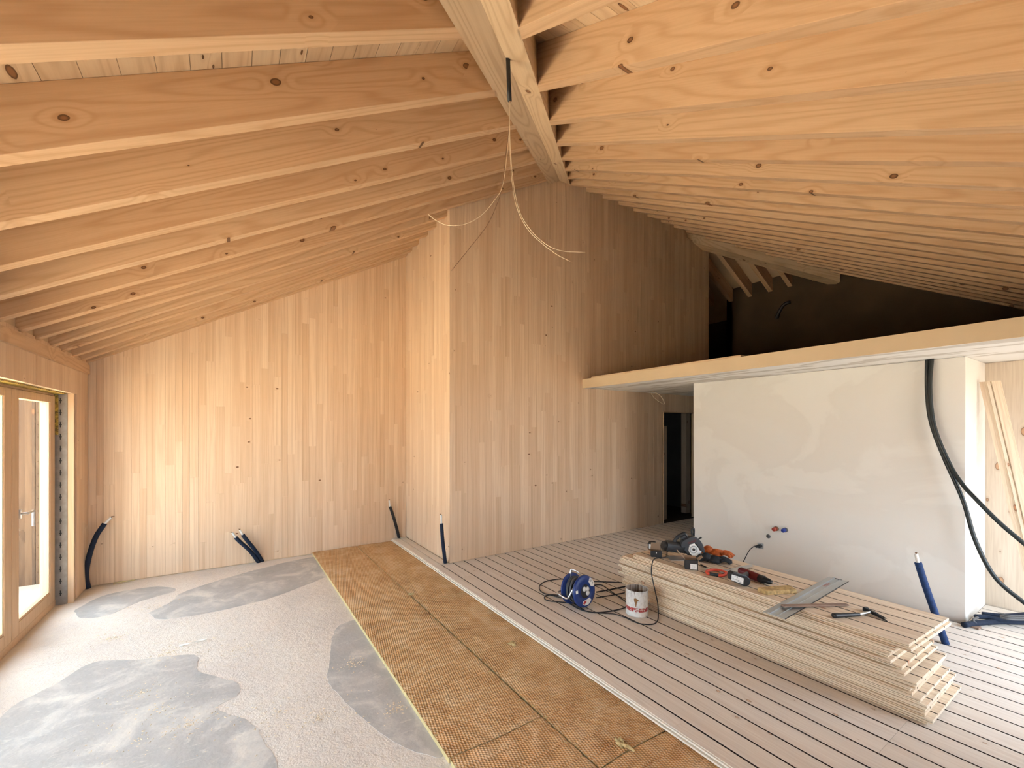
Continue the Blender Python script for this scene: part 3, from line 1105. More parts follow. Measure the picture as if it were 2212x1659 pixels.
ZT = 20 * TB + 0.0006


def at_px(px, py, k):
    return gd(px, py, k)


def pxprism(mb, pts, k, th, mi=0):
    """polygon drawn on an upright plane at depth k, th thick along the view direction"""
    a = [gd(x, y, k) for x, y in pts]
    c = sum((y2 - y1) * (x2 + x1) for (x1, y1), (x2, y2) in zip(pts, pts[1:] + pts[:1]))
    if c < 0:
        a.reverse()
    b = [q + FW * th for q in a]
    n = len(a)
    return mb.add(a + b, [tuple(range(n)), tuple(range(2 * n - 1, n - 1, -1))] + [(i, n + i, n + (i + 1) % n, (i + 1) % n) for i in range(n)], mi)


# ---- circular saw
p0 = gz(1490, 1209.5, ZT)
ks = depth(p0)
t = thing('circular_saw', 'black circular saw with white blade cover on the far end of the board stack', 'saw', p0)
Z = lambda u, v: (1460 + u / 20.74, 1140 + v / 20.74)
mb = MB()
pxprism(mb, [Z(*q) for q in ((270, 680), (330, 600), (560, 470), (700, 420), (820, 405), (930, 440), (1050, 520), (1150, 640), (1235, 800), (1290, 980), (1310, 1120), (1240, 1150), (1160, 1040), (1040, 900),
                             (930, 740), (840, 690), (700, 720), (620, 770), (580, 900), (570, 1010), (600, 1130), (540, 1190), (440, 1080), (380, 1000), (420, 880), (260, 900), (230, 780))], ks - 0.02, 0.055)
gd_ = part(t, mb, 'blade_guard', 'dgrey', 0.003)
mb = MB()
pxprism(mb, [Z(*q) for q in ((570, 1010), (640, 1160), (780, 1285), (900, 1300), (1060, 1190), (1150, 1150), (1240, 1330), (1230, 1400), (1100, 1415), (900, 1405), (720, 1370), (600, 1300), (500, 1180), (450, 1070))], ks + 0.0, 0.03)
part(t, mb, 'lower_guard', 'black', 0.002)
mb = MB()
pxprism(mb, [Z(*q) for q in ((630, 770), (830, 700), (1020, 920), (1060, 1030), (1150, 1040), (1140, 1140), (1060, 1175), (960, 1240), (880, 1285), (780, 1280), (640, 1160), (575, 1010))], ks - 0.026, 0.01)
bl = part(t, mb, 'blade', 'whiteplastic')
c0 = gd(*Z(800, 975), ks - 0.028)
mb = MB().cyl(c0 - FW * 0.004, c0 + FW * 0.01, 0.013, 16)
part(bl, mb, 'arbor', 'black')
mb = MB()
ring = [c0 + (RT * math.cos(a) + UP * math.sin(a)) * 0.033 - FW * 0.0 for a in [2 * pi * i / 24 for i in range(24)]]
mb.tube(ring, 0.004, 6, 0, True)
part(bl, mb, 'flange_ring', 'alu')
mb = MB()
a_, b_ = gd(1438, 1178, ks + 0.03), gd(1482, 1184, ks + 0.04)
mb.cyl(a_, b_, 0.052, 18)
mb.cyl(a_ - (b_ - a_).normalized() * 0.03, a_, 0.040, 18)
part(t, mb, 'motor', 'black', 0.003)
mb = MB()
pth = smooth_path([gd(x, y, ks + 0.03) for x, y in ((1456, 1178), (1459, 1165), (1468, 1157), (1478, 1153), (1484, 1160), (1488, 1166))], 5)
mb.tube(pth, 0.016, 10)
hn_ = part(t, mb, 'handle', 'black')
mb = MB()
pxprism(mb, [(1470, 1163), (1479, 1156), (1484, 1161), (1474, 1165)], ks + 0.01, 0.012)
part(hn_, mb, 'handle_grip', 'dgrey')
mb = MB().box((-0.13, -0.045, 0.001), (0.13, 0.10, 0.006), 0, Matrix(((RT.x, FW.x, 0, p0.x), (RT.y, FW.y, 0, p0.y), (0, 0, 1, ZT), (0, 0, 0, 1))) @ Matrix.Translation((-0.06, 0.02, 0)))
part(t, mb, 'base_plate', 'alu', 0.001)
mb = MB().cyl(gd(1508, 1165, ks), gd(1514, 1161.5, ks), 0.006).cyl(gd(1514, 1161.5, ks - 0.012), gd(1514, 1161.5, ks + 0.012), 0.009)
part(t, mb, 'depth_knob', 'black')
mb = MB().tube(smooth_path([gd(x, y, ks + 0.06) for x, y in ((1498, 1164), (1495, 1155), (1494, 1146), (1496, 1142), (1499, 1143), (1498.6, 1158))], 5), 0.009, 8)
part(t, mb, 'hose_loop', 'black')
text('mafell', 0.036, Matrix(((RT.x, 0, -FW.x, 0), (RT.y, 0, -FW.y, 0), (0, 1, 0, 0), (0, 0, 0, 1))) if False else
     Matrix.Translation(gd(1494.6, 1170.5, ks - 0.0215)) @ Matrix(((RT.x, 0, -FW.x, 0), (RT.y, 0, -FW.y, 0), (0, 1, 0, 0), (0, 0, 0, 1))) @ Matrix.Rotation(0.30, 4, 'Z'), 'lettering', 'darkred', gd_)


# ---- gloves
def glove(px, py, yaw, label, flip=1, lift=0.0, size=1.4, mp='glove', mc='orange'):
    p = gz(px, py, ZT + lift)
    t = thing('work_glove', label, 'glove', p, 'work gloves on the stack')
    R_ = Matrix.Translation(p) @ Matrix(((RT.x, FW.x, 0, 0), (RT.y, FW.y, 0, 0), (0, 0, 1, 0), (0, 0, 0, 1))) @ Matrix.Rotation(yaw, 4, 'Z') @ Matrix.Scale(size, 4)
    rnd = random.Random(px)
    mb = MB()
    n, k = 14, 8
    vs, fs = [], []
    for j in range(k + 1):
        ph = pi * j / k
        for i in range(n):
            a = 2 * pi * i / n
            bmp = 1 + 0.16 * math.sin(3 * a + 2 * ph) + rnd.uniform(-0.05, 0.05)
            vs.append(R_ @ Vector((0.055 * math.cos(ph) * 1.0, 0.045 * math.sin(ph) * math.cos(a) * bmp, 0.026 + 0.025 * math.sin(ph) * math.sin(a) * bmp)))
    for j in range(k):
        for i in range(n):
            fs.append((j * n + i, j * n + (i + 1) % n, (j + 1) * n + (i + 1) % n, (j + 1) * n + i))
    mb.add(vs, fs, 0, True)
    for i in range(4):
        y0 = -0.030 + 0.020 * i
        ln = (0.05, 0.065, 0.07, 0.055)[i]
        pts = [(0.035, y0, 0.026), (0.055, y0 * 1.15, 0.034), (0.05 + ln * 0.6, y0 * 1.3, 0.028), (0.045 + ln, y0 * 1.3, 0.013)]
        mb.tube(smooth_path([R_ @ Vector(q) for q in pts], 4), 0.0115 * size, 8)
    pts = [(0.0, 0.038 * flip, 0.024), (0.025, 0.060 * flip, 0.024), (0.055, 0.066 * flip, 0.014)]
    mb.tube(smooth_path([R_ @ Vector(q) for q in pts], 4), 0.013 * size, 8)
    part(t, mb, 'palm', mp)
    mb = MB()
    pts = [(-0.035, 0, 0.030), (-0.06, 0.004, 0.038), (-0.085, 0.006, 0.030), (-0.115, 0.004, 0.020)]
    mb.tube(smooth_path([R_ @ Vector(q) for q in pts], 4), 0.03, 12, 0, False, [size * q for q in (0.026, 0.029, 0.031, 0.033, 0.033, 0.032, 0.029, 0.027, 0.025, 0.023, 0.021, 0.020, 0.019)])
    part(t, mb, 'cuff', mc)
    return t


glove(1544, 1216, -0.25, 'black work glove lying right of the circular saw', 1, 0.0, 1.25, 'glove', 'glove')
glove(1548, 1201, -0.55, 'orange work glove lying behind the black glove right of the saw', 1, 0.0, 1.3, 'orange', 'orange')
glove(1452, 1189, 2.9, 'black glove with an orange cuff behind the open box, left of the saw', 1, 0.0, 1.2)


# ---- open cardboard boxes of screws
def open_box(px, py, yaw, w_, d_, h_, label, labelled, flaps):
    p = gz(px, py, ZT)
    t = thing('cardboard_box', label, 'box', p, 'open screw boxes')
    R_ = Matrix.Translation(p) @ Matrix(((RT.x, FW.x, 0, 0), (RT.y, FW.y, 0, 0), (0, 0, 1, 0.0006), (0, 0, 0, 1))) @ Matrix.Rotation(yaw, 4, 'Z')
    th = 0.002
    mb = MB()
    mb.box((-w_ / 2, 0, 0), (w_ / 2, th, h_), 0, R_).box((-w_ / 2, d_ - th, 0), (w_ / 2, d_, h_), 0, R_)
    mb.box((-w_ / 2, th, 0), (-w_ / 2 + th, d_ - th, h_), 0, R_).box((w_ / 2 - th, th, 0), (w_ / 2, d_ - th, h_), 0, R_)
    mb.box((-w_ / 2 + th, th, 0), (w_ / 2 - th, d_ - th, th), 0, R_)
    part(t, mb, 'tray', 'blackcard')
    mb = MB().box((-w_ / 2 + th, d_ - 2 * th, 0.02), (w_ / 2 - th, d_ - th - 0.0002, h_ + 0.001), 0, R_)
    part(t, mb, 'lining', 'card')
    for nm, ang, hh in flaps:
        M2 = {'back': Matrix.Translation((0, d_, h_)) @ Matrix.Rotation(-ang, 4, 'X'), 'left': Matrix.Translation((-w_ / 2, d_ / 2, h_)) @ Matrix.Rotation(-ang, 4, 'Y') @ Matrix.Rotation(pi / 2, 4, 'Z'),
              'right': Matrix.Translation((w_ / 2, d_ / 2, h_)) @ Matrix.Rotation(ang, 4, 'Y') @ Matrix.Rotation(-pi / 2, 4, 'Z')}[nm]
        ww_ = w_ if nm == 'back' else d_
        mb = MB().prism([(-ww_ / 2, 0.0005), (ww_ / 2, 0.0005), (ww_ / 2 * 0.86, hh), (-ww_ / 2 * 0.86, hh)], -0.001, 0.001, 0, R_ @ M2 @ Matrix.Rotation(pi / 2, 4, 'X'))
        part(t, mb, 'flap', 'card')
    if labelled:
        mb = MB().box((-w_ * 0.10, -0.0006, 0.004), (w_ * 0.42, -0.0001, h_ * 0.62), 0, R_)
        part(t, mb, 'printed_label', 'label')
    else:
        mb = MB().box((-0.004, -0.0006, h_ - 0.02), (0.004, -0.0001, h_ - 0.006), 0, R_)
        part(t, mb, 'printed_mark', 'paper')
    return t


open_box(1418, 1204, -0.25, 0.098, 0.075, 0.058, 'open black cardboard box with brown flaps at the far corner of the stack', False, (('back', 0.15, 0.065), ('left', 1.2, 0.03), ('right', 0.2, 0.045)))
open_box(1494, 1231, -0.30, 0.105, 0.080, 0.085, 'open black box with a white label and brown flaps in front of the circular saw', True, (('back', 1.1, 0.03), ('left', 0.75, 0.095), ('right', 0.9, 0.05)))

# battery lying behind the far box
p0 = gz(1407, 1189, ZT)
t = thing('battery_pack', 'black tool battery with a white label behind the far open box', 'battery', p0)
R_ = Matrix.Translation(p0) @ Matrix(((RT.x, FW.x, 0, 0), (RT.y, FW.y, 0, 0), (0, 0, 1, 0.0008), (0, 0, 0, 1))) @ Matrix.Rotation(-0.45, 4, 'Z')
part(t, MB().box((-0.035, 0.0, 0.0), (0.035, 0.10, 0.075), 0, R_), 'body', 'black', 0.008)
part(t, MB().box((-0.024, -0.0008, 0.012), (0.024, 0.0, 0.062), 0, R_), 'label_plate', 'label')

# thin black marker
p0 = gz(1521, 1223, ZT + 0.006)
a_, b_ = gz(1514, 1220, ZT + 0.007), gz(1529, 1226.5, ZT + 0.007)
t = thing('marker_pen', 'black marker pen lying beside the labelled open box', 'pen', (p0.x, p0.y, ZT))
part(t, MB().cyl(a_, a_ + (b_ - a_) * 0.75, 0.0062, 12), 'barrel', 'black')
part(t, MB().cyl(a_ + (b_ - a_) * 0.75, b_, 0.0055, 12, 0, 0.002), 'tip', 'rubber')

# ---- hand saw
p0 = gz(1575, 1236, ZT)
t = thing('hand_saw', 'hand saw with a red and black grip lying flat beside the drill', 'saw', p0)


def flat(pxs, z, th, name, m, tt, bevel=0.0):
    q = [gz(x, y, z) for x, y in pxs]
    poly = [(v.x, v.y) for v in q]
    a = sum(poly[i - 1][0] * poly[i][1] - poly[i][0] * poly[i - 1][1] for i in range(len(poly)))
    if a < 0:
        poly.reverse()
    return part(tt, MB().prism(poly, z, z + th), name, m, bevel)


flat([(1549, 1232), (1580, 1228), (1615, 1220.5), (1623, 1219), (1628, 1223), (1606, 1230), (1590, 1236), (1574, 1243), (1562, 1240)], ZT + 0.012, 0.0016, 'saw_blade', 'alu', t)
mb = MB()
loop = smooth_path([gz(x, y, ZT + 0.0135) for x, y in ((1529, 1239), (1527, 1234), (1540, 1231), (1558, 1233), (1570, 1238), (1559, 1243), (1545, 1241), (1529, 1239))], 5)
mb.tube(loop[:-1], 0.0125, 8, 0, True)
part(t, mb, 'grip_frame', 'redorange')
mb = MB().tube([gz(x, y, ZT + 0.0145) for x, y in ((1533, 1239.3), (1544, 1241), (1552, 1242.3))], 0.0138, 10)
part(t, mb, 'grip_pad', 'black')
mb = MB().tube([gz(x, y, ZT + 0.0145) for x, y in ((1560, 1242.2), (1566, 1240))], 0.0132, 10)
part(t, mb, 'grip_pad', 'black')

# ---- cordless drill on its side, battery foot towards the viewer
p0 = gz(1603, 1267.5, ZT)
kd = depth(p0)
t = thing('cordless_drill', 'dark red cordless drill on its side with a labelled black battery', 'drill', p0)
mb = MB()
fr_ = [(1578, 1243), (1580, 1238), (1585, 1236), (1614, 1245), (1621, 1251), (1622, 1258), (1618, 1265), (1611, 1267), (1604, 1265), (1580, 1254)]
pxprism(mb, fr_, kd - 0.005, 0.055)
ft = part(t, mb, 'battery', 'black', 0.005)
mb = MB()
pxprism(mb, [(1581, 1241), (1606.5, 1249.5), (1605.5, 1262.5), (1580, 1253)], kd - 0.0075, 0.002)
part(ft, mb, 'battery_label', 'label')
for (x0_, y0_, x1_, y1_) in ((1588, 1245, 1594, 1247.5), (1584, 1249.5, 1600, 1255), (1590, 1254, 1603, 1259)):
    mb = MB()
    pxprism(mb, [(x0_, y0_), (x1_, y1_), (x1_, y1_ + 0.7), (x0_, y0_ + 0.7)], kd - 0.0081, 0.0008)
    part(ft, mb, 'label_print', 'ink')
r_ = 0.032
q = [gz(x, y, ZT + r_) for x, y in ((1601, 1233), (1641, 1249), (1651, 1252.5))]
q += [gz(1667, 1258, ZT + r_), gz(1673, 1260, ZT + r_), gz(1687, 1265, ZT + r_)]
h0, h1 = gd(1603, 1247, kd + 0.045), (q[0] * 0.62 + q[1] * 0.38)
part(t, MB().cyl(h0, h1, 0.020, 14), 'handle', 'black')
d_ = (q[1] - q[0]).normalized()
part(t, MB().cyl(q[0], q[1], r_, 18).cyl(q[0] - d_ * 0.012, q[0], 0.025, 18), 'motor_housing', 'darkred', 0.003)
part(t, MB().cyl(q[1], q[2], r_ * 0.98, 18), 'torque_ring', 'black')
part(t, MB().cyl(q[2], q[2] * 0.3 + q[3] * 0.7, 0.025, 16, 0, 0.023).cyl(q[2] * 0.3 + q[3] * 0.7, q[3], 0.022, 16, 0, 0.013), 'chuck', 'blued')
part(t, MB().cyl(q[3], q[4] * 0.4 + q[5] * 0.6, 0.0035, 8), 'drill_bit', 'steel')

# ---- insulation offcut
p0 = gz(1680, 1282, ZT)
t = thing('insulation_offcut', 'small block of yellow brown insulation lying beside the guide rail', 'insulation', p0)
q = [gz(x, y, ZT + 0.001) for x, y in ((1636, 1278), (1658, 1286), (1721, 1282), (1704, 1272))]
mb = MB().hexa([v for v in q] + [v + UP * (0.034 if i < 2 else 0.031) for i, v in enumerate(q)])
part(t, mb, 'wool_block', plain('yellow_wool_block', (0.62, 0.43, 0.19), 0.95, vary=0.45, scale=45), 0.003)

# ---- aluminium guide rail across the stack
A, B = (gz(1646, 1324, ZT + 0.004) + gz(1697, 1335, ZT + 0.004)) / 2, (gz(1794, 1247, ZT + 0.004) + gz(1828, 1255, ZT + 0.004)) / 2
ax = (B - A).normalized()
t = thing('guide_rail', 'long aluminium saw guide rail lying across the stack', 'rail', (A + B) / 2)
sd = Vector((ax.y, -ax.x, 0))
R_ = Matrix(((ax.x, sd.x, 0, A.x), (ax.y, sd.y, 0, A.y), (0, 0, 1, ZT + 0.0025), (0, 0, 0, 1)))
Lr = (B - A).length
wd2 = 0.066
prof = [(-wd2, 0), (wd2, 0), (wd2, 0.003), (0.020, 0.003), (0.020, 0.0065), (0.014, 0.0065), (0.014, 0.003), (-0.022, 0.003), (-0.022, 0.012), (-0.036, 0.012), (-0.036, 0.003), (-wd2, 0.003)]
n = len(prof)
vs = [R_ @ Vector((0, a, b)) for a, b in prof] + [R_ @ Vector((Lr, a, b)) for a, b in prof]
mb = MB().add(vs, [tuple(range(n)), tuple(range(2 * n - 1, n - 1, -1))] + [(i, n + i, n + (i + 1) % n, (i + 1) % n) for i in range(n)])
rl_ = part(t, mb, 'rail_profile', 'alu')
part(t, MB().box((0, wd2, 0.0002), (Lr, wd2 + 0.006, 0.0022), 0, R_), 'rubber_lip', 'black')
part(t, MB().box((Lr - 0.016, -0.020, 0.0031), (Lr - 0.003, 0.026, 0.0055), 0, R_), 'end_stop', 'black')
text('BOSCH', 0.034, R_ @ Matrix.Translation((Lr * 0.80, -0.002, 0.0034)) @ Matrix.Scale(-1, 4, (0, 0, 1)) @ Matrix.Rotation(0, 4, 'Z') @ Matrix.Scale(-1, 4, (0, 1, 0)) if False else
     Matrix(((ax.x, -ax.y, 0, 0), (ax.y, ax.x, 0, 0), (0, 0, 1, 0), (0, 0, 0, 1))).to_4x4() if False else
     Matrix.Translation(R_ @ Vector((Lr * 0.80, -0.004, 0.0035))) @ Matrix(((ax.x, -ax.y, 0, 0), (ax.y, ax.x, 0, 0), (0, 0, 1, 0), (0, 0, 0, 1))), 'lettering', 'red', rl_)

# ---- lath lying over the rail
A, B = gz(1693, 1307, ZT + 0.022), gz(1836, 1306, ZT + 0.022)
A, B = gz(1690, 1310, ZT + 0.016), gz(1830, 1307, ZT + 0.004)
ax = (B - A).normalized()
sd = Vector((ax.y, -ax.x, 0)).normalized()
mb = MB()
h_ = 0.009
p = [A - sd * 0.016, A + sd * 0.016, B + sd * 0.016, B - sd * 0.016]
mb.hexa(p + [v + UP * h_ for v in p])
o = mb.build('wooden_lath', 'darkwood2', None, frame(A, ax), 0.001)
tag(o, 'short brown wooden lath lying over the guide rail', 'lath')

# ---- hammer
p0 = gz(1862, 1328, ZT)
t = thing('hammer', 'roofing hammer with a black grip and steel shaft near the stack end', 'hammer', p0)
zc = ZT + 0.016
a_, b_, c_ = gz(1800, 1330, zc), gz(1856, 1327, zc), gz(1881, 1322, zc)
mb = MB().tube(smooth_path([a_, a_ + (b_ - a_) * 0.3, a_ + (b_ - a_) * 0.7, b_], 5), 0.014, 12, 0, False, [0.0155, 0.0165, 0.016, 0.0155, 0.015, 0.0145, 0.014, 0.014, 0.0138, 0.0138, 0.0135, 0.0135, 0.013, 0.013, 0.0125, 0.012])
part(t, mb, 'grip', 'black')
part(t, MB().cyl(b_, c_ + (c_ - b_) * 0.1, 0.0085, 12), 'shaft', 'steel')
hd = (gz(1912, 1338, zc) - gz(1869, 1317, zc)).normalized()
sd = Vector((-hd.y, hd.x, 0))
hc = gz(1884, 1322.5, zc)
R_ = Matrix(((hd.x, sd.x, 0, hc.x), (hd.y, sd.y, 0, hc.y), (0, 0, 1, zc), (0, 0, 0, 1)))
mb = MB().box((-0.062, -0.013, -0.013), (-0.040, 0.013, 0.013), 0, R_).box((-0.042, -0.010, -0.010), (0.030, 0.010, 0.010), 0, R_)
mb.hexa([R_ @ Vector(q) for q in ((0.03, -0.010, -0.010), (0.115, -0.002, -0.015), (0.115, 0.002, -0.015), (0.03, 0.010, -0.010), (0.03, -0.010, 0.010), (0.115, -0.002, -0.011), (0.115, 0.002, -0.011), (0.03, 0.010, 0.010))])
part(t, mb, 'hammer_head', 'blued', 0.002)
mb = MB().hexa([R_ @ Vector(q) for q in ((0.028, 0.008, -0.008), (0.075, 0.024, -0.012), (0.075, 0.028, -0.012), (0.028, 0.014, -0.008), (0.028, 0.008, 0.004), (0.075, 0.024, -0.007), (0.075, 0.028, -0.007), (0.028, 0.014, 0.004))])
part(t, mb, 'claw', 'blued')

# ---- paint can
p0 = gz(1376, 1331, 0.0)
p0 = gz(1376, 1325, 0.0)
kc = depth(p0)
rc = 23.5 * kc / FPX
hc_ = 0.245
t = thing('paint_can', 'used white paint can with a red band and drips, open, beside the board stack', 'can', p0)
R_ = Matrix.Translation(p0)
hc_ = (gd(1376, 1270, kc) - gd(1376, 1325, kc)).z * 1.0
mb = MB().lathe(((0.0005, 0.0015), (rc * 0.985, 0.0015), (rc, 0.006), (rc * 0.985, 0.010), (rc * 0.985, hc_ - 0.008), (rc * 1.015, hc_ - 0.004), (rc * 1.0, hc_), (rc * 0.95, hc_ - 0.003), (rc * 0.95, hc_ * 0.35), (0.0005, hc_ * 0.35)), 40, 0, R_)


def can_mat():
    m, nt, b = mat('paint_can_print')
    g = G(nt)
    sx = g.n('ShaderNodeSeparateXYZ')
    tc = g.n('ShaderNodeTexCoord')
    nt.links.new(tc.outputs['Object'], sx.inputs[0])
    zz = g.math('SUBTRACT', sx.outputs[2], p0.z)
    xx = g.math('SUBTRACT', sx.outputs[0], p0.x)
    yy = g.math('SUBTRACT', sx.outputs[1], p0.y)
    ang = g.math('ARCTAN2', yy, xx)
    n = g.noise(tc.outputs['Object'], 40, 4)
    c = g.ramp(n, ((0.35, (0.66, 0.64, 0.61)), (0.55, (0.80, 0.79, 0.77))))
    band = g.math('MULTIPLY', g.rng(zz, 0.048, 0.050), g.rng(zz, 0.084, 0.082))
    chips = g.rng(g.noise(tc.outputs['Object'], 55, 2), 0.40, 0.46)
    c = g.mix(g.math('MULTIPLY', band, chips), c, (0.40, 0.035, 0.03))
    dr = g.noise(g.vmath('MULTIPLY', tc.outputs['Object'], (70, 70, 3.0)), 1.0, 2.0)
    top = g.rng(zz, 0.10, 0.22, 0.0, 0.09)
    c = g.mix(g.rng(g.math('ADD', dr, top), 0.70, 0.74), c, (0.16, 0.11, 0.08))
    inside = g.math('LESS_THAN', g.math('SQRT', g.math('ADD', g.math('MULTIPLY', xx, xx), g.math('MULTIPLY', yy, yy))), rc * 0.96)
    ins = g.ramp(dr, ((0.40, (0.13, 0.085, 0.06)), (0.60, (0.42, 0.40, 0.38))))
    c = g.mix(inside, c, ins)
    nt.links.new(c, b.inputs['Base Color'])
    b.inputs['Roughness'].default_value = 0.45
    return m


cb_ = part(t, mb, 'can_body', can_mat())
mb = MB().tube(smooth_path([p0 + RT * rc * 1.0 + UP * hc_ * 0.72, p0 + RT * (rc + 0.012) + UP * hc_ * 0.55, p0 + RT * (rc + 0.008) - FW * 0.02 + UP * hc_ * 0.42, p0 + RT * (rc * 0.99) - FW * 0.02 + UP * hc_ * 0.36], 5), 0.002, 6)
part(t, mb, 'wire_handle', 'steel')
# brown lettering blob and the white lettering of the band
fn = (-FW - RT * 0.28).normalized()
tx = Vector((-fn.y, fn.x, 0))


def on_can(dx, z):
    a = math.atan2(fn.y, fn.x) + dx / rc
    q = Vector((math.cos(a), math.sin(a), 0))
    return p0 + q * (rc * 0.985 + 0.0006) + UP * z, q


mb = MB()
for (pl_) in ([(-0.030, 0.165), (-0.014, 0.170), (0.006, 0.160), (0.014, 0.148), (0.000, 0.146), (-0.006, 0.122), (-0.010, 0.096), (-0.016, 0.094), (-0.020, 0.125), (-0.028, 0.142)],):
    vs = []
    for (dx, z) in pl_:
        vs.append(on_can(dx, z)[0])
    vs2 = [v + (v - Vector((p0.x, p0.y, v.z))).normalized() * 0.0006 for v in vs]
    n = len(vs)
    mb.add(vs2, [tuple(range(n))])
part(cb_, mb, 'brown_emblem', plain('emblem_brown', (0.28, 0.13, 0.04), 0.5))
for ch, dx in (('L', -0.030), ('A', -0.018), ('S', -0.006), ('U', 0.006), ('R', 0.020), ('W', 0.034)):
    q, nn = on_can(dx, 0.066)
    tg = Vector((-nn.y, nn.x, 0))
    m_ = Matrix(((tg.x, 0, nn.x, q.x), (tg.y, 0, nn.y, q.y), (0, 1, 0, q.z), (0, 0, 0, 1)))
    if ch != 'R':
        text(ch, 0.026, m_, 'lettering', 'paper', cb_)

# ---- cable reel
pb = gz(1262, 1312, 0.0)
kr_ = depth(pb)
t = thing('cable_reel', 'blue cable reel with a bent steel tube frame on the wooden floor', 'cable reel', pb)
axr = (-FW * 0.76 + RT * 0.60 + UP * 0.10).normalized()       # axis, towards the socket side
R0 = 0.142
u1 = (UP - axr * UP.dot(axr)).normalized()
u2 = u1.cross(axr)
ctr = gz(1263, 1281.5, R0 * u1.z + 0.006)
ctr = ctr - axr * 0.085
ctr.z = R0 * u1.z + 0.016
Mr = Matrix((u2, u1, axr)).transposed().to_4x4()
Mr.translation = ctr
W_ = 0.075
mb = MB().lathe(((0.05, W_ - 0.012), (R0 - 0.004, W_ - 0.012), (R0, W_ - 0.006), (R0, W_ + 0.010), (R0 - 0.006, W_ + 0.016), (0.062, W_ + 0.020), (0.060, W_ + 0.006), (0.001, W_ + 0.006)), 36, 0, Mr)
fd_ = part(t, mb, 'front_disc', 'reelblue')
mb = MB().lathe(((0.05, -W_ + 0.010), (R0 - 0.004, -W_ + 0.010), (R0, -W_ + 0.004), (R0, -W_ - 0.006), (R0 - 0.006, -W_ - 0.010), (0.001, -W_ - 0.010)), 36, 0, Mr)
part(t, mb, 'back_disc', 'reelblue')
mb = MB().lathe(((0.052, -W_), (0.052, W_)), 24, 0, Mr)
part(t, mb, 'drum', 'black')
mb = MB()
pts = []
rw = random.Random(4)
for i in range(11 * 20):
    a = 2 * pi * i / 20
    ly = i / (11 * 20)
    z_ = -W_ + 0.02 + (2 * W_ - 0.04) * (0.5 - 0.5 * math.cos(ly * 2 * pi * 1.5))
    rr = 0.098 + 0.012 * math.sin(i * 0.37) + 0.004 * (i // 75)
    pts.append(Mr @ Vector((rr * math.cos(a), rr * math.sin(a), z_)))
mb.tube(pts, 0.0062, 6)
part(t, mb, 'wound_cable', 'rubber')
mb = MB().lathe(((0.001, W_ + 0.0205), (0.058, W_ + 0.0205), (0.060, W_ + 0.016)), 28, 0, Mr)
part(fd_, mb, 'socket_plate', 'black')
for a in (0.6, 2.2, 5.6):
    c_ = Mr @ Vector((0.030 * math.cos(a), 0.030 * math.sin(a), W_ + 0.022))
    mb = MB().cyl(c_, c_ + axr * 0.006, 0.021, 16)
    part(fd_, mb, 'socket_cover', 'label')


def on_disc(poly, h, name, m):
    mb = MB().prism(poly, W_ + 0.0165, W_ + 0.0165 + h, 0, Mr)
    return part(fd_, mb, name, m)


on_disc([(0.052, 0.075), (0.075, 0.110), (0.100, 0.092), (0.128, 0.045), (0.118, 0.022), (0.080, 0.030)], 0.004, 'white_sticker', 'paper')
text('50 m', 0.030, Mr @ Matrix.Translation((0.091, 0.072, W_ + 0.021)) @ Matrix.Rotation(-0.75, 4, 'Z'), 'lettering', 'ink', fd_)
on_disc([(-0.040, -0.080), (0.050, -0.066), (0.070, -0.090), (0.030, -0.122), (-0.020, -0.122), (-0.050, -0.105)], 0.004, 'lower_sticker', 'label')
on_disc([(-0.046, -0.098), (-0.015, -0.078), (0.004, -0.094), (-0.030, -0.112)], 0.005, 'red_mark', 'red')
on_disc([(-0.125, 0.004), (-0.100, 0.004), (-0.100, 0.030), (-0.125, 0.030)], 0.004, 'small_sticker', 'paper')
# bent tube frame: stands on the floor beside the discs
ka = kr_ - 0.02
fr = [(1231, 1248, 0.05), (1233, 1233, 0.06), (1237, 1230, 0.05), (1250, 1236, 0.0), (1253, 1243, -0.03), (1246, 1258, -0.09), (1233, 1282, -0.10), (1228, 1290, -0.10), (1222, 1292, -0.10), (1207, 1283, -0.04), (1205, 1279, 0.0), (1217, 1275, 0.06)]
mb = MB().tube(smooth_path([gd(x, y, kr_ + 0.03 + dz_) for x, y, dz_ in fr], 5), 0.0095, 8)
part(t, mb, 'tube_frame', 'steel')

# ---- cables on the floor
def floor_cable(pxs, r, label, m='cable', z=None):
    pts = []
    for q in pxs:
        pts.append(gz(q[0], q[1], r + 0.002) if len(q) == 2 else gd(*q) if q[2] > 1 else gz(q[0], q[1], q[2]))
    o = MB().tube(smooth_path(pts, 7), r, 8).build('power_cable', m)
    return tag(o, label, 'cable', 'black power cables')


floor_cable([(1230, 1251), (1205, 1251), (1176, 1257), (1165, 1268), (1172, 1280), (1200, 1288), (1228, 1296), (1262, 1318)], 0.0055, 'black cable looping on the floor left of the blue reel')
floor_cable([(1238, 1303), (1205, 1300), (1182, 1297), (1176, 1290), (1186, 1285), (1210, 1286)], 0.0055, 'short black cable loop on the floor just below the reel frame')
floor_cable([(1283, 1256), (1310, 1257), (1335, 1258), (1362, 1260)], 0.0055, 'uppermost of the black cables running from the reel to the stack')
floor_cable([(1288, 1279), (1310, 1275), (1335, 1270), (1362, 1265)], 0.0065, 'black cable running straight from the reel to the stack above the paint can')
floor_cable([(1288, 1291), (1320, 1286), (1346, 1281), (1352, 1280)], 0.0055, 'black cable ending behind the paint can')
floor_cable([(1284, 1264), (1300, 1264), (1322, 1279), (1344, 1294), (1354, 1303), (1350, 1312), (1325, 1319), (1295, 1323), (1270, 1321), (1246, 1313), (1225, 1300)], 0.0055, 'black cable curving past the paint can and back under the reel')
kq = depth(gz(1418, 1204, ZT))
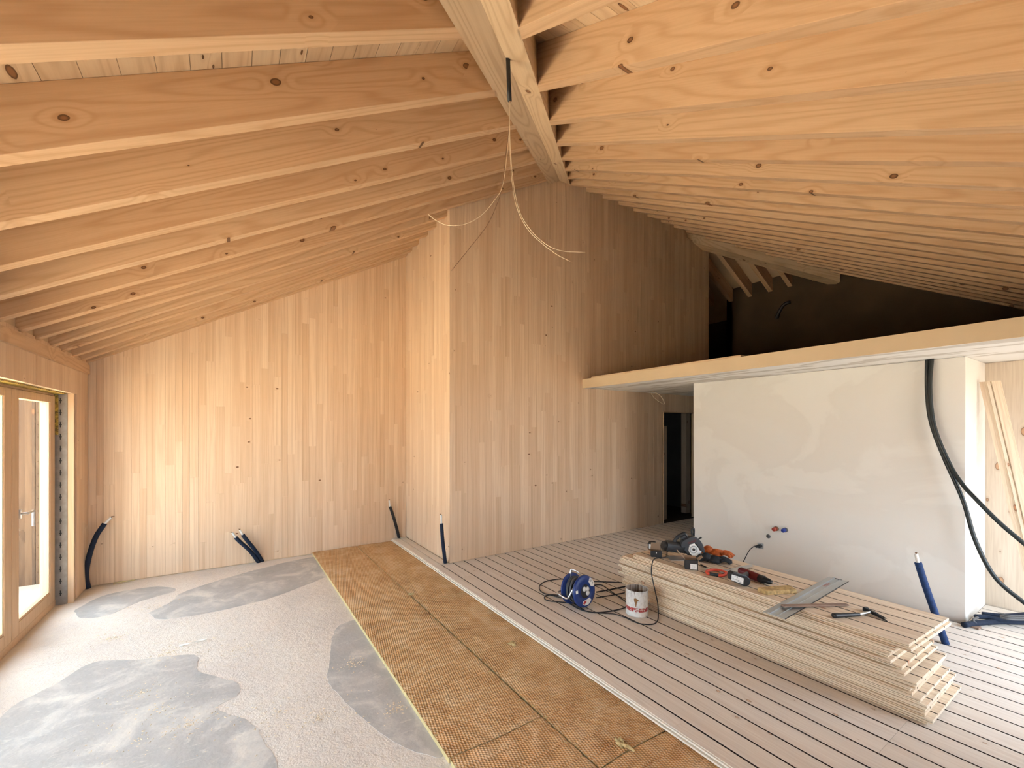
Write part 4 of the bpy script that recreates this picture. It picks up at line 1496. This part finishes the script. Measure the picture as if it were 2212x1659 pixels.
cable = [(1255, 1316), (1275, 1322), (1310, 1325), (1330, 1327), (1350, 1334), (1378, 1346), (1400, 1349), (1414, 1347), (1421, 1339)]
pts = [gz(x, y, 0.008) for x, y in cable]
pend = [gx(1422, 1325, 3.20), gx(1421, 1305, 3.225), gx(1417, 1285, 3.24), gx(1411, 1258, 3.25), gx(1407, 1235, 3.26), gx(1409, 1216, 3.27), gz(1413, 1208, ZT + 0.012), gz(1421, 1205.5, ZT + 0.009), gz(1432, 1205, ZT + 0.009), gz(1440, 1202, ZT + 0.009), gz(1441, 1193, ZT + 0.012)]
o = MB().tube(smooth_path(pts + pend, 7), 0.0048, 8).build('power_cable', 'cable')
tag(o, 'long black cable climbing from the floor over the stack edge to the saw', 'cable', 'black power cables')

# ---- white wall fittings: socket with plug and cord, capped water pipes
sp = gx(1643, 1179, XWL)
t = thing('wall_socket', 'wall socket with a black plug at the bottom of the white wall', 'socket', sp)
part(t, MB().box((XWL - 0.006, sp.y - 0.033, sp.z - 0.033), (XWL - 0.001, sp.y + 0.033, sp.z + 0.033)), 'plate', 'alu', 0.001)
part(t, MB().cyl((XWL - 0.006, sp.y, sp.z), (XWL - 0.04, sp.y, sp.z), 0.022, 14).cyl((XWL - 0.04, sp.y, sp.z), (XWL - 0.055, sp.y + 0.03, sp.z - 0.01), 0.014, 12), 'plug', 'black')
cd = [Vector((XWL - 0.055, sp.y + 0.03, sp.z - 0.01)), gx(1629, 1180, XWL - 0.075), gx(1618, 1190, XWL - 0.10), gx(1606, 1213, XWL - 0.13), gx(1600, 1225, XWL - 0.15), gz(1585, 1250, 0.006)]
part(t, MB().tube(smooth_path(cd, 6), 0.0045, 8), 'cord', 'cable')
for (px, py, m_, lab) in ((1677, 1142, 'tinred', 'red capped water pipe stub in the white wall'), (1697, 1144.5, 'tinblue', 'blue capped water pipe stub in the white wall')):
    q = gx(px, py, XWL)
    t = thing('pipe_stub', lab, 'pipe', q, 'capped water stubs')
    part(t, MB().cyl((XWL - 0.001, q.y, q.z), (XWL - 0.05, q.y, q.z - 0.002), 0.019, 16).cyl((XWL - 0.046, q.y, q.z), (XWL - 0.062, q.y, q.z - 0.002), 0.022, 16), 'cap', m_)
    part(t, MB().cyl((XWL - 0.001, q.y, q.z), (XWL - 0.02, q.y, q.z), 0.026, 16), 'collar', 'copper' if m_ == 'tinred' else 'rubber')
q = gx(1660, 1158.5, XWL)
tag(MB().cyl((XWL - 0.0005, q.y, q.z), (XWL - 0.004, q.y, q.z), 0.024, 9).build('drain_hole', 'rubber'), 'small ragged grey drain hole in the white wall above the socket', 'hole')


# ---- sleeved pipe ends sticking up along the walls
def pipe(pts, n_sleeve, r, label, foam='bluefoam', wires=True, end=None):
    base = Vector(pts[0])
    t = thing('insulated_pipe', label, 'pipe', base, 'sleeved pipe ends')
    sp_ = smooth_path(pts, 8)
    part(t, MB().tube(sp_, r, 12), 'foam_sleeve', foam)
    d = (sp_[-1] - sp_[-3]).normalized()
    e = sp_[-1] + (end or d * 0.09)
    part(t, MB().cyl(sp_[-1] - d * 0.005, e, r * 0.52, 10), 'inner_conduit', 'whiteplastic')
    if wires:
        rnd = random.Random(int(base.x * 100))
        mb = MB()
        dd = (e - sp_[-1]).normalized()
        for k in range(3):
            v = Vector((rnd.uniform(-1, 1), rnd.uniform(-0.6, 0.6), 0)) * 0.022
            mb.tube(smooth_path([e - dd * 0.01, e + dd * 0.014 + v * 0.4, e + dd * 0.012 + v], 4), 0.0028, 6)
        part(t, mb, 'bare_wire', 'wirebrown')
    return t


zf = ZS
pipe([gz(190, 1271, ZS), gy(186, 1240, 6.24), gy(193, 1200, 6.22), gy(207, 1160, 6.23), gy(226, 1131, 6.25)], 0, 0.024, 'dark blue sleeved pipe bending out of the left corner of the screed', end=gy(240, 1118, 6.26) - gy(226, 1131, 6.25))
pipe([gz(558, 1209.5, ZS) + Vector((0, -0.13, 0)), gy(540, 1190, 6.24), gy(520, 1172, 6.22), gy(509, 1161, 6.21)], 0, 0.022, 'left one of the pair of dark blue sleeved pipes at the back wall', end=gy(502, 1151, 6.20) - gy(509, 1161, 6.21))
pipe([gz(566, 1208.5, ZS) + Vector((0, -0.10, 0)), gy(552, 1190, 6.25), gy(536, 1170, 6.23), gy(524, 1155, 6.22)], 0, 0.022, 'right one of the pair of dark blue sleeved pipes at the back wall', end=gy(518, 1145, 6.21) - gy(524, 1155, 6.22))
pipe([gz(861, 1161, 0.002) + Vector((0, -0.02, 0)), gy(854, 1130, 6.26), gy(846, 1104, 6.26), gy(842, 1094, 6.26)], 0, 0.022, 'black sleeved pipe leaning on the back wall beside the return corner', foam='cable', end=gy(840.5, 1081, 6.26) - gy(842, 1094, 6.26))
pipe([gz(965, 1215, 0.002) + Vector((-0.02, 0.0, 0)), gx(960, 1200, 2.19), gx(956, 1165, 2.17), gx(953.5, 1131, 2.17)], 0, 0.022, 'dark blue sleeved pipe at the foot of the wall corner', end=gx(953, 1113, 2.17) - gx(953.5, 1131, 2.17))
bp = gz(2043, 1391, 0.0)
dirp = Vector((0, 0, 1))
kp = depth(bp)
pipe([bp, gd(2028, 1348, kp + 0.03), gd(1998, 1262, kp + 0.09), gd(1983, 1215, kp + 0.12)], 0, 0.023, 'blue sleeved pipe rising from the floor in front of the white wall', foam='bluefoam2', end=gd(1979, 1197, kp + 0.13) - gd(1983, 1215, kp + 0.12))
# tube on the dark loft wall
o = MB().tube(smooth_path([gx(1678, 688, XE - 0.012), gx(1684, 672, XE - 0.05), gx(1694, 658, XE - 0.06), gx(1707, 652.5, XE - 0.04)], 6), 0.03, 10).build('conduit_tube', 'black')
tag(o, 'short black conduit tube curving on the dark loft wall', 'conduit')

# ---- black cables hanging from the loft slab
for pxs, lab in (([(2003, 771, 5.262), (2003, 850, 5.245), (2012, 915, 5.235), (2040, 990, 5.21), (2080, 1080, 5.18), (2108, 1170, 5.17), (2152, 1250, 5.16), (2225, 1312, 5.15)], 'lower of the two dark green cables hanging from the loft slab'),
                 ([(2013, 771, 5.240), (2009, 840, 5.225), (2018, 920, 5.205), (2050, 1000, 5.185), (2078, 1045, 5.15), (2110, 1080, 5.12), (2160, 1130, 5.10), (2225, 1185, 5.09)], 'upper of the two dark green cables hanging from the loft slab')):
    o = MB().tube(smooth_path([gx(x, y, X_) for x, y, X_ in pxs], 8), 0.0155, 10).build('supply_cable', 'greencable')
    tag(o, lab, 'cable', 'hanging supply cables')

# coil of blue conduit on the floor at the right edge
t = thing('conduit_coil', 'coil of dark blue conduit lying on the floor beside the white block', 'conduit', gz(2170, 1345, 0))
mb = MB()
mb2, mb3 = MB(), MB()
mb.tube(smooth_path([gz(2082, 1350, 0.025), gz(2110, 1346, 0.026), gz(2160, 1343, 0.026), gz(2225, 1344, 0.026)], 6), 0.022, 10)
mb2.tube(smooth_path([gz(2108, 1332, 0.05), gz(2130, 1333, 0.05), gz(2160, 1338, 0.05), gz(2225, 1338, 0.05)], 6), 0.020, 10)
mb3.tube(smooth_path([gz(2122, 1326, 0.06), gz(2170, 1330, 0.07), gz(2225, 1326, 0.07)], 6), 0.018, 10)
for k_ in (mb, mb2, mb3):
    part(t, k_, 'conduit', 'bluefoam')
for dy in (0, 4, 8):
    part(t, MB().tube(smooth_path([gz(2160, 1326 + dy, 0.085), gz(2185, 1330 + dy, 0.09), gz(2225, 1331 + dy, 0.085)], 6), 0.008, 8), 'thin_pipe', 'rubber')
part(t, MB().tube(smooth_path([gz(2112, 1334, 0.06), gz(2102, 1340, 0.05), gz(2108, 1347, 0.03)], 6), 0.010, 8), 'thin_pipe', 'rubber')
# loose wooden block in front of it
q = [gz(x, y, 0.001) for x, y in ((2089, 1353), (2114, 1361), (2120, 1357), (2096, 1350))]
tag(MB().hexa(q + [v + UP * 0.012 for v in q]).build('wood_chock', 'darkwood2'), 'small brown wood chock on the floor before the white block', 'wood')

# boards leaning in the corner, faces towards the room
for (yy, xo, wd_b, lab) in ((0.918, 0.0, 0.044, 'left one of the narrow tongue and groove boards leaning beside the white block'), (0.870, -0.018, 0.020, 'middle one of the narrow tongue and groove boards leaning beside the white block'),
                            (0.840, -0.026, 0.046, 'right one of the narrow tongue and groove boards leaning beside the white block')):
    top, btm = Vector((5.70 + xo, yy, 2.080)), Vector((5.63 + xo, yy - 0.33, 0.004))
    L_ = top - btm
    ax = L_.normalized()
    hx = Vector((0, -wd_b, 0))
    nn = ax.cross(hx).normalized()
    nn = nn if nn.x > 0 else -nn
    p = [btm, btm + hx, btm + hx + nn * 0.020, btm + nn * 0.020]
    mb = MB().hexa(p + [v + L_ for v in p])
    e = Vector((0, -0.007, 0))
    p = [btm + hx + nn * 0.007, btm + hx + e + nn * 0.007, btm + hx + e + nn * 0.013, btm + hx + nn * 0.013]
    mb.hexa(p + [v + L_ for v in p])
    o = mb.build('leaning_board', 'stack', None, frame(btm, ax, (0, 1, 0)))
    tag(o, lab, 'board', 'boards leaning in the corner')

# ---- sleeve and loose wires hanging from the hip beam
top = Vector((1.362, 2.073, 3.84))
bot = gd(1101, 218, depth(top) + 0.0)
t = thing('hanging_sleeve', 'black cable sleeve with thin loose wires hanging from the hip beam', 'cable', top)
part(t, MB().tube([top + UP * 0.05, top + (bot - top) * 0.5, bot], 0.0125, 10), 'sleeve', 'cable')
kh = depth(top)
for i, (pxs, m_) in enumerate(([[(1101, 217), (1101, 260), (1096, 330), (1086, 400), (1070, 430), (1040, 465), (1005, 484), (970, 487), (945, 478), (925, 463)], 'wirewhite'],
                               [[(1101, 217), (1100, 270), (1092, 340), (1084, 405), (1070, 450), (1050, 490), (1015, 535), (975, 585)], 'wirebrown'],
                               [[(1102, 217), (1101, 270), (1104, 340), (1110, 400), (1122, 455), (1145, 495), (1180, 528), (1215, 542), (1264, 545)], 'wirewhite'],
                               [[(1101, 217), (1100, 280), (1103, 350), (1107, 400), (1117, 450), (1140, 495), (1170, 525), (1205, 551), (1231, 564)], 'wirewhite'])):
    k_ = [0.02, 0.10, 0.0, -0.08][i]
    n_ = len(pxs)
    part(t, MB().tube(smooth_path([gd(x, y, kh + k_ * j / (n_ - 1)) for j, (x, y) in enumerate(pxs)], 6), 0.0018, 6), 'loose_wire', m_)

# thin wires under the loft slab near the doorway
w0 = gz(1405, 844, 2.277)
kw = depth(w0)
o = MB().tube(smooth_path([w0, gd(1408, 852, kw - 0.03), gd(1416, 862, kw - 0.05), gd(1434, 873, kw - 0.06), gd(1433, 864, kw - 0.05), gd(1424, 853, kw - 0.03), gz(1409, 845, 2.277)], 6), 0.004, 6).build('lamp_wire', 'wirewhite')
tag(o, 'thin pale lamp wire looping below the loft slab near the doorway', 'wire')

# board lying on the loft edge
a_, b_ = gx(1277, 814, 4.50), gx(1600, 769, 4.50)
o = MB().box((4.50, b_.y, 2.4125), (4.62, a_.y, 2.434)).build('loft_board', 'beam', None, frame((4.5, a_.y, 2.42), (0, -1, 0), (1, 0, 0)), 0.002)
tag(o, 'thin wooden board lying along the loft edge', 'board')

# ---- things in the dark room behind the doorway
o = MB().box((6.72, 5.00, -0.011), (6.82, 5.03, 1.72)).build('leaning_plank', 'panel', None, frame((6.5, 5.5, 0), UP, (1, 0, 0)))
tag(o, 'plank standing upright inside the dark doorway on the left', 'board')
o = MB().box((7.63, 5.15, -0.011), (7.76, 5.26, 1.98)).build('wooden_post', 'panel', None, frame((7.5, 6.0, 0), UP, (1, 0, 0)))
tag(o, 'pale wooden post inside the dark doorway on the right', 'post')
o = MB().tube([(7.70, 5.08, -0.01), (7.70, 5.08, 1.95)], 0.014, 10).build('brass_pipe', plain('brass', (0.42, 0.30, 0.08), 0.4, 0.6))
tag(o, 'thin brassy pipe rising inside the dark doorway', 'pipe')

# ---- wood shavings and dust clumps scattered on the screed
rnd = random.Random(99)
mb = MB()
cl = [(950 / 2.967, 1100 + 630 / 2.967, 0.30), (700 / 2.967, 1100 + 830 / 2.967, 0.16), (1080 / 2.967, 1100 + 920 / 2.967, 0.28), (900 / 2.967, 1100 + 1180 / 2.967, 0.22), (1200 / 2.967, 1100 + 1390 / 2.967, 0.2),
      (1000 / 2.967, 1100 + 1280 / 2.967, 0.3), (780 / 2.967, 1100 + 475 / 2.967, 0.12), (1250 / 2.967, 1100 + 385 / 2.967, 0.3), (760, 1434, 0.15), (860, 1530, 0.16), (600, 1540, 0.4), (690, 1550, 0.25), (520, 1400, 0.5), (300, 1600, 0.5)]
for (px, py, s_) in cl:
    c_ = gz(px, py, ZS)
    for k in range(70):
        r_ = abs(rnd.gauss(0, 1)) * s_ * 0.6
        a = rnd.uniform(0, 2 * pi)
        x_, y_ = c_.x + r_ * math.cos(a), c_.y + r_ * math.sin(a) * 0.6
        if not (XW + 0.03 < x_ < 0.92 and YE < y_ < Y1 - 0.03):
            continue
        z_ = ZS + 0.0022
        l_, w_ = rnd.uniform(0.003, 0.012), rnd.uniform(0.002, 0.005)
        a = rnd.uniform(0, pi)
        ux, uy = Vector((math.cos(a), math.sin(a), 0)) * l_, Vector((-math.sin(a), math.cos(a), 0)) * w_
        q = Vector((x_, y_, z_))
        h_ = UP * rnd.uniform(0.001, 0.004)
        mb.add([q - ux, q - uy, q + ux, q + uy, q + h_], ((0, 1, 4), (1, 2, 4), (2, 3, 4), (3, 0, 4), (3, 2, 1, 0)))
o = mb.build('wood_shavings', plain('pale_shavings', (0.74, 0.62, 0.45), 0.9))
tag(o, 'pale wood shavings and crumbs scattered on the screed', 'shavings', None, 'stuff')
for (px, py, lab) in ((268, 1258, 'curled wood shaving lying on the screed along the back wall'), (418, 1390, 'thin white strip lying on the bare screed')):
    c_ = gz(px, py, ZS + 0.006)
    o = MB().tube(smooth_path([c_ + Vector((-0.09, 0.02, 0)), c_ + Vector((-0.03, -0.01, 0.012)), c_ + Vector((0.03, 0.02, 0.004)), c_ + Vector((0.09, 0.01, 0.01))], 5), 0.006, 6).build('wood_offcut', 'insuledge' if px < 300 else 'paper')
    tag(o, lab, 'wood')
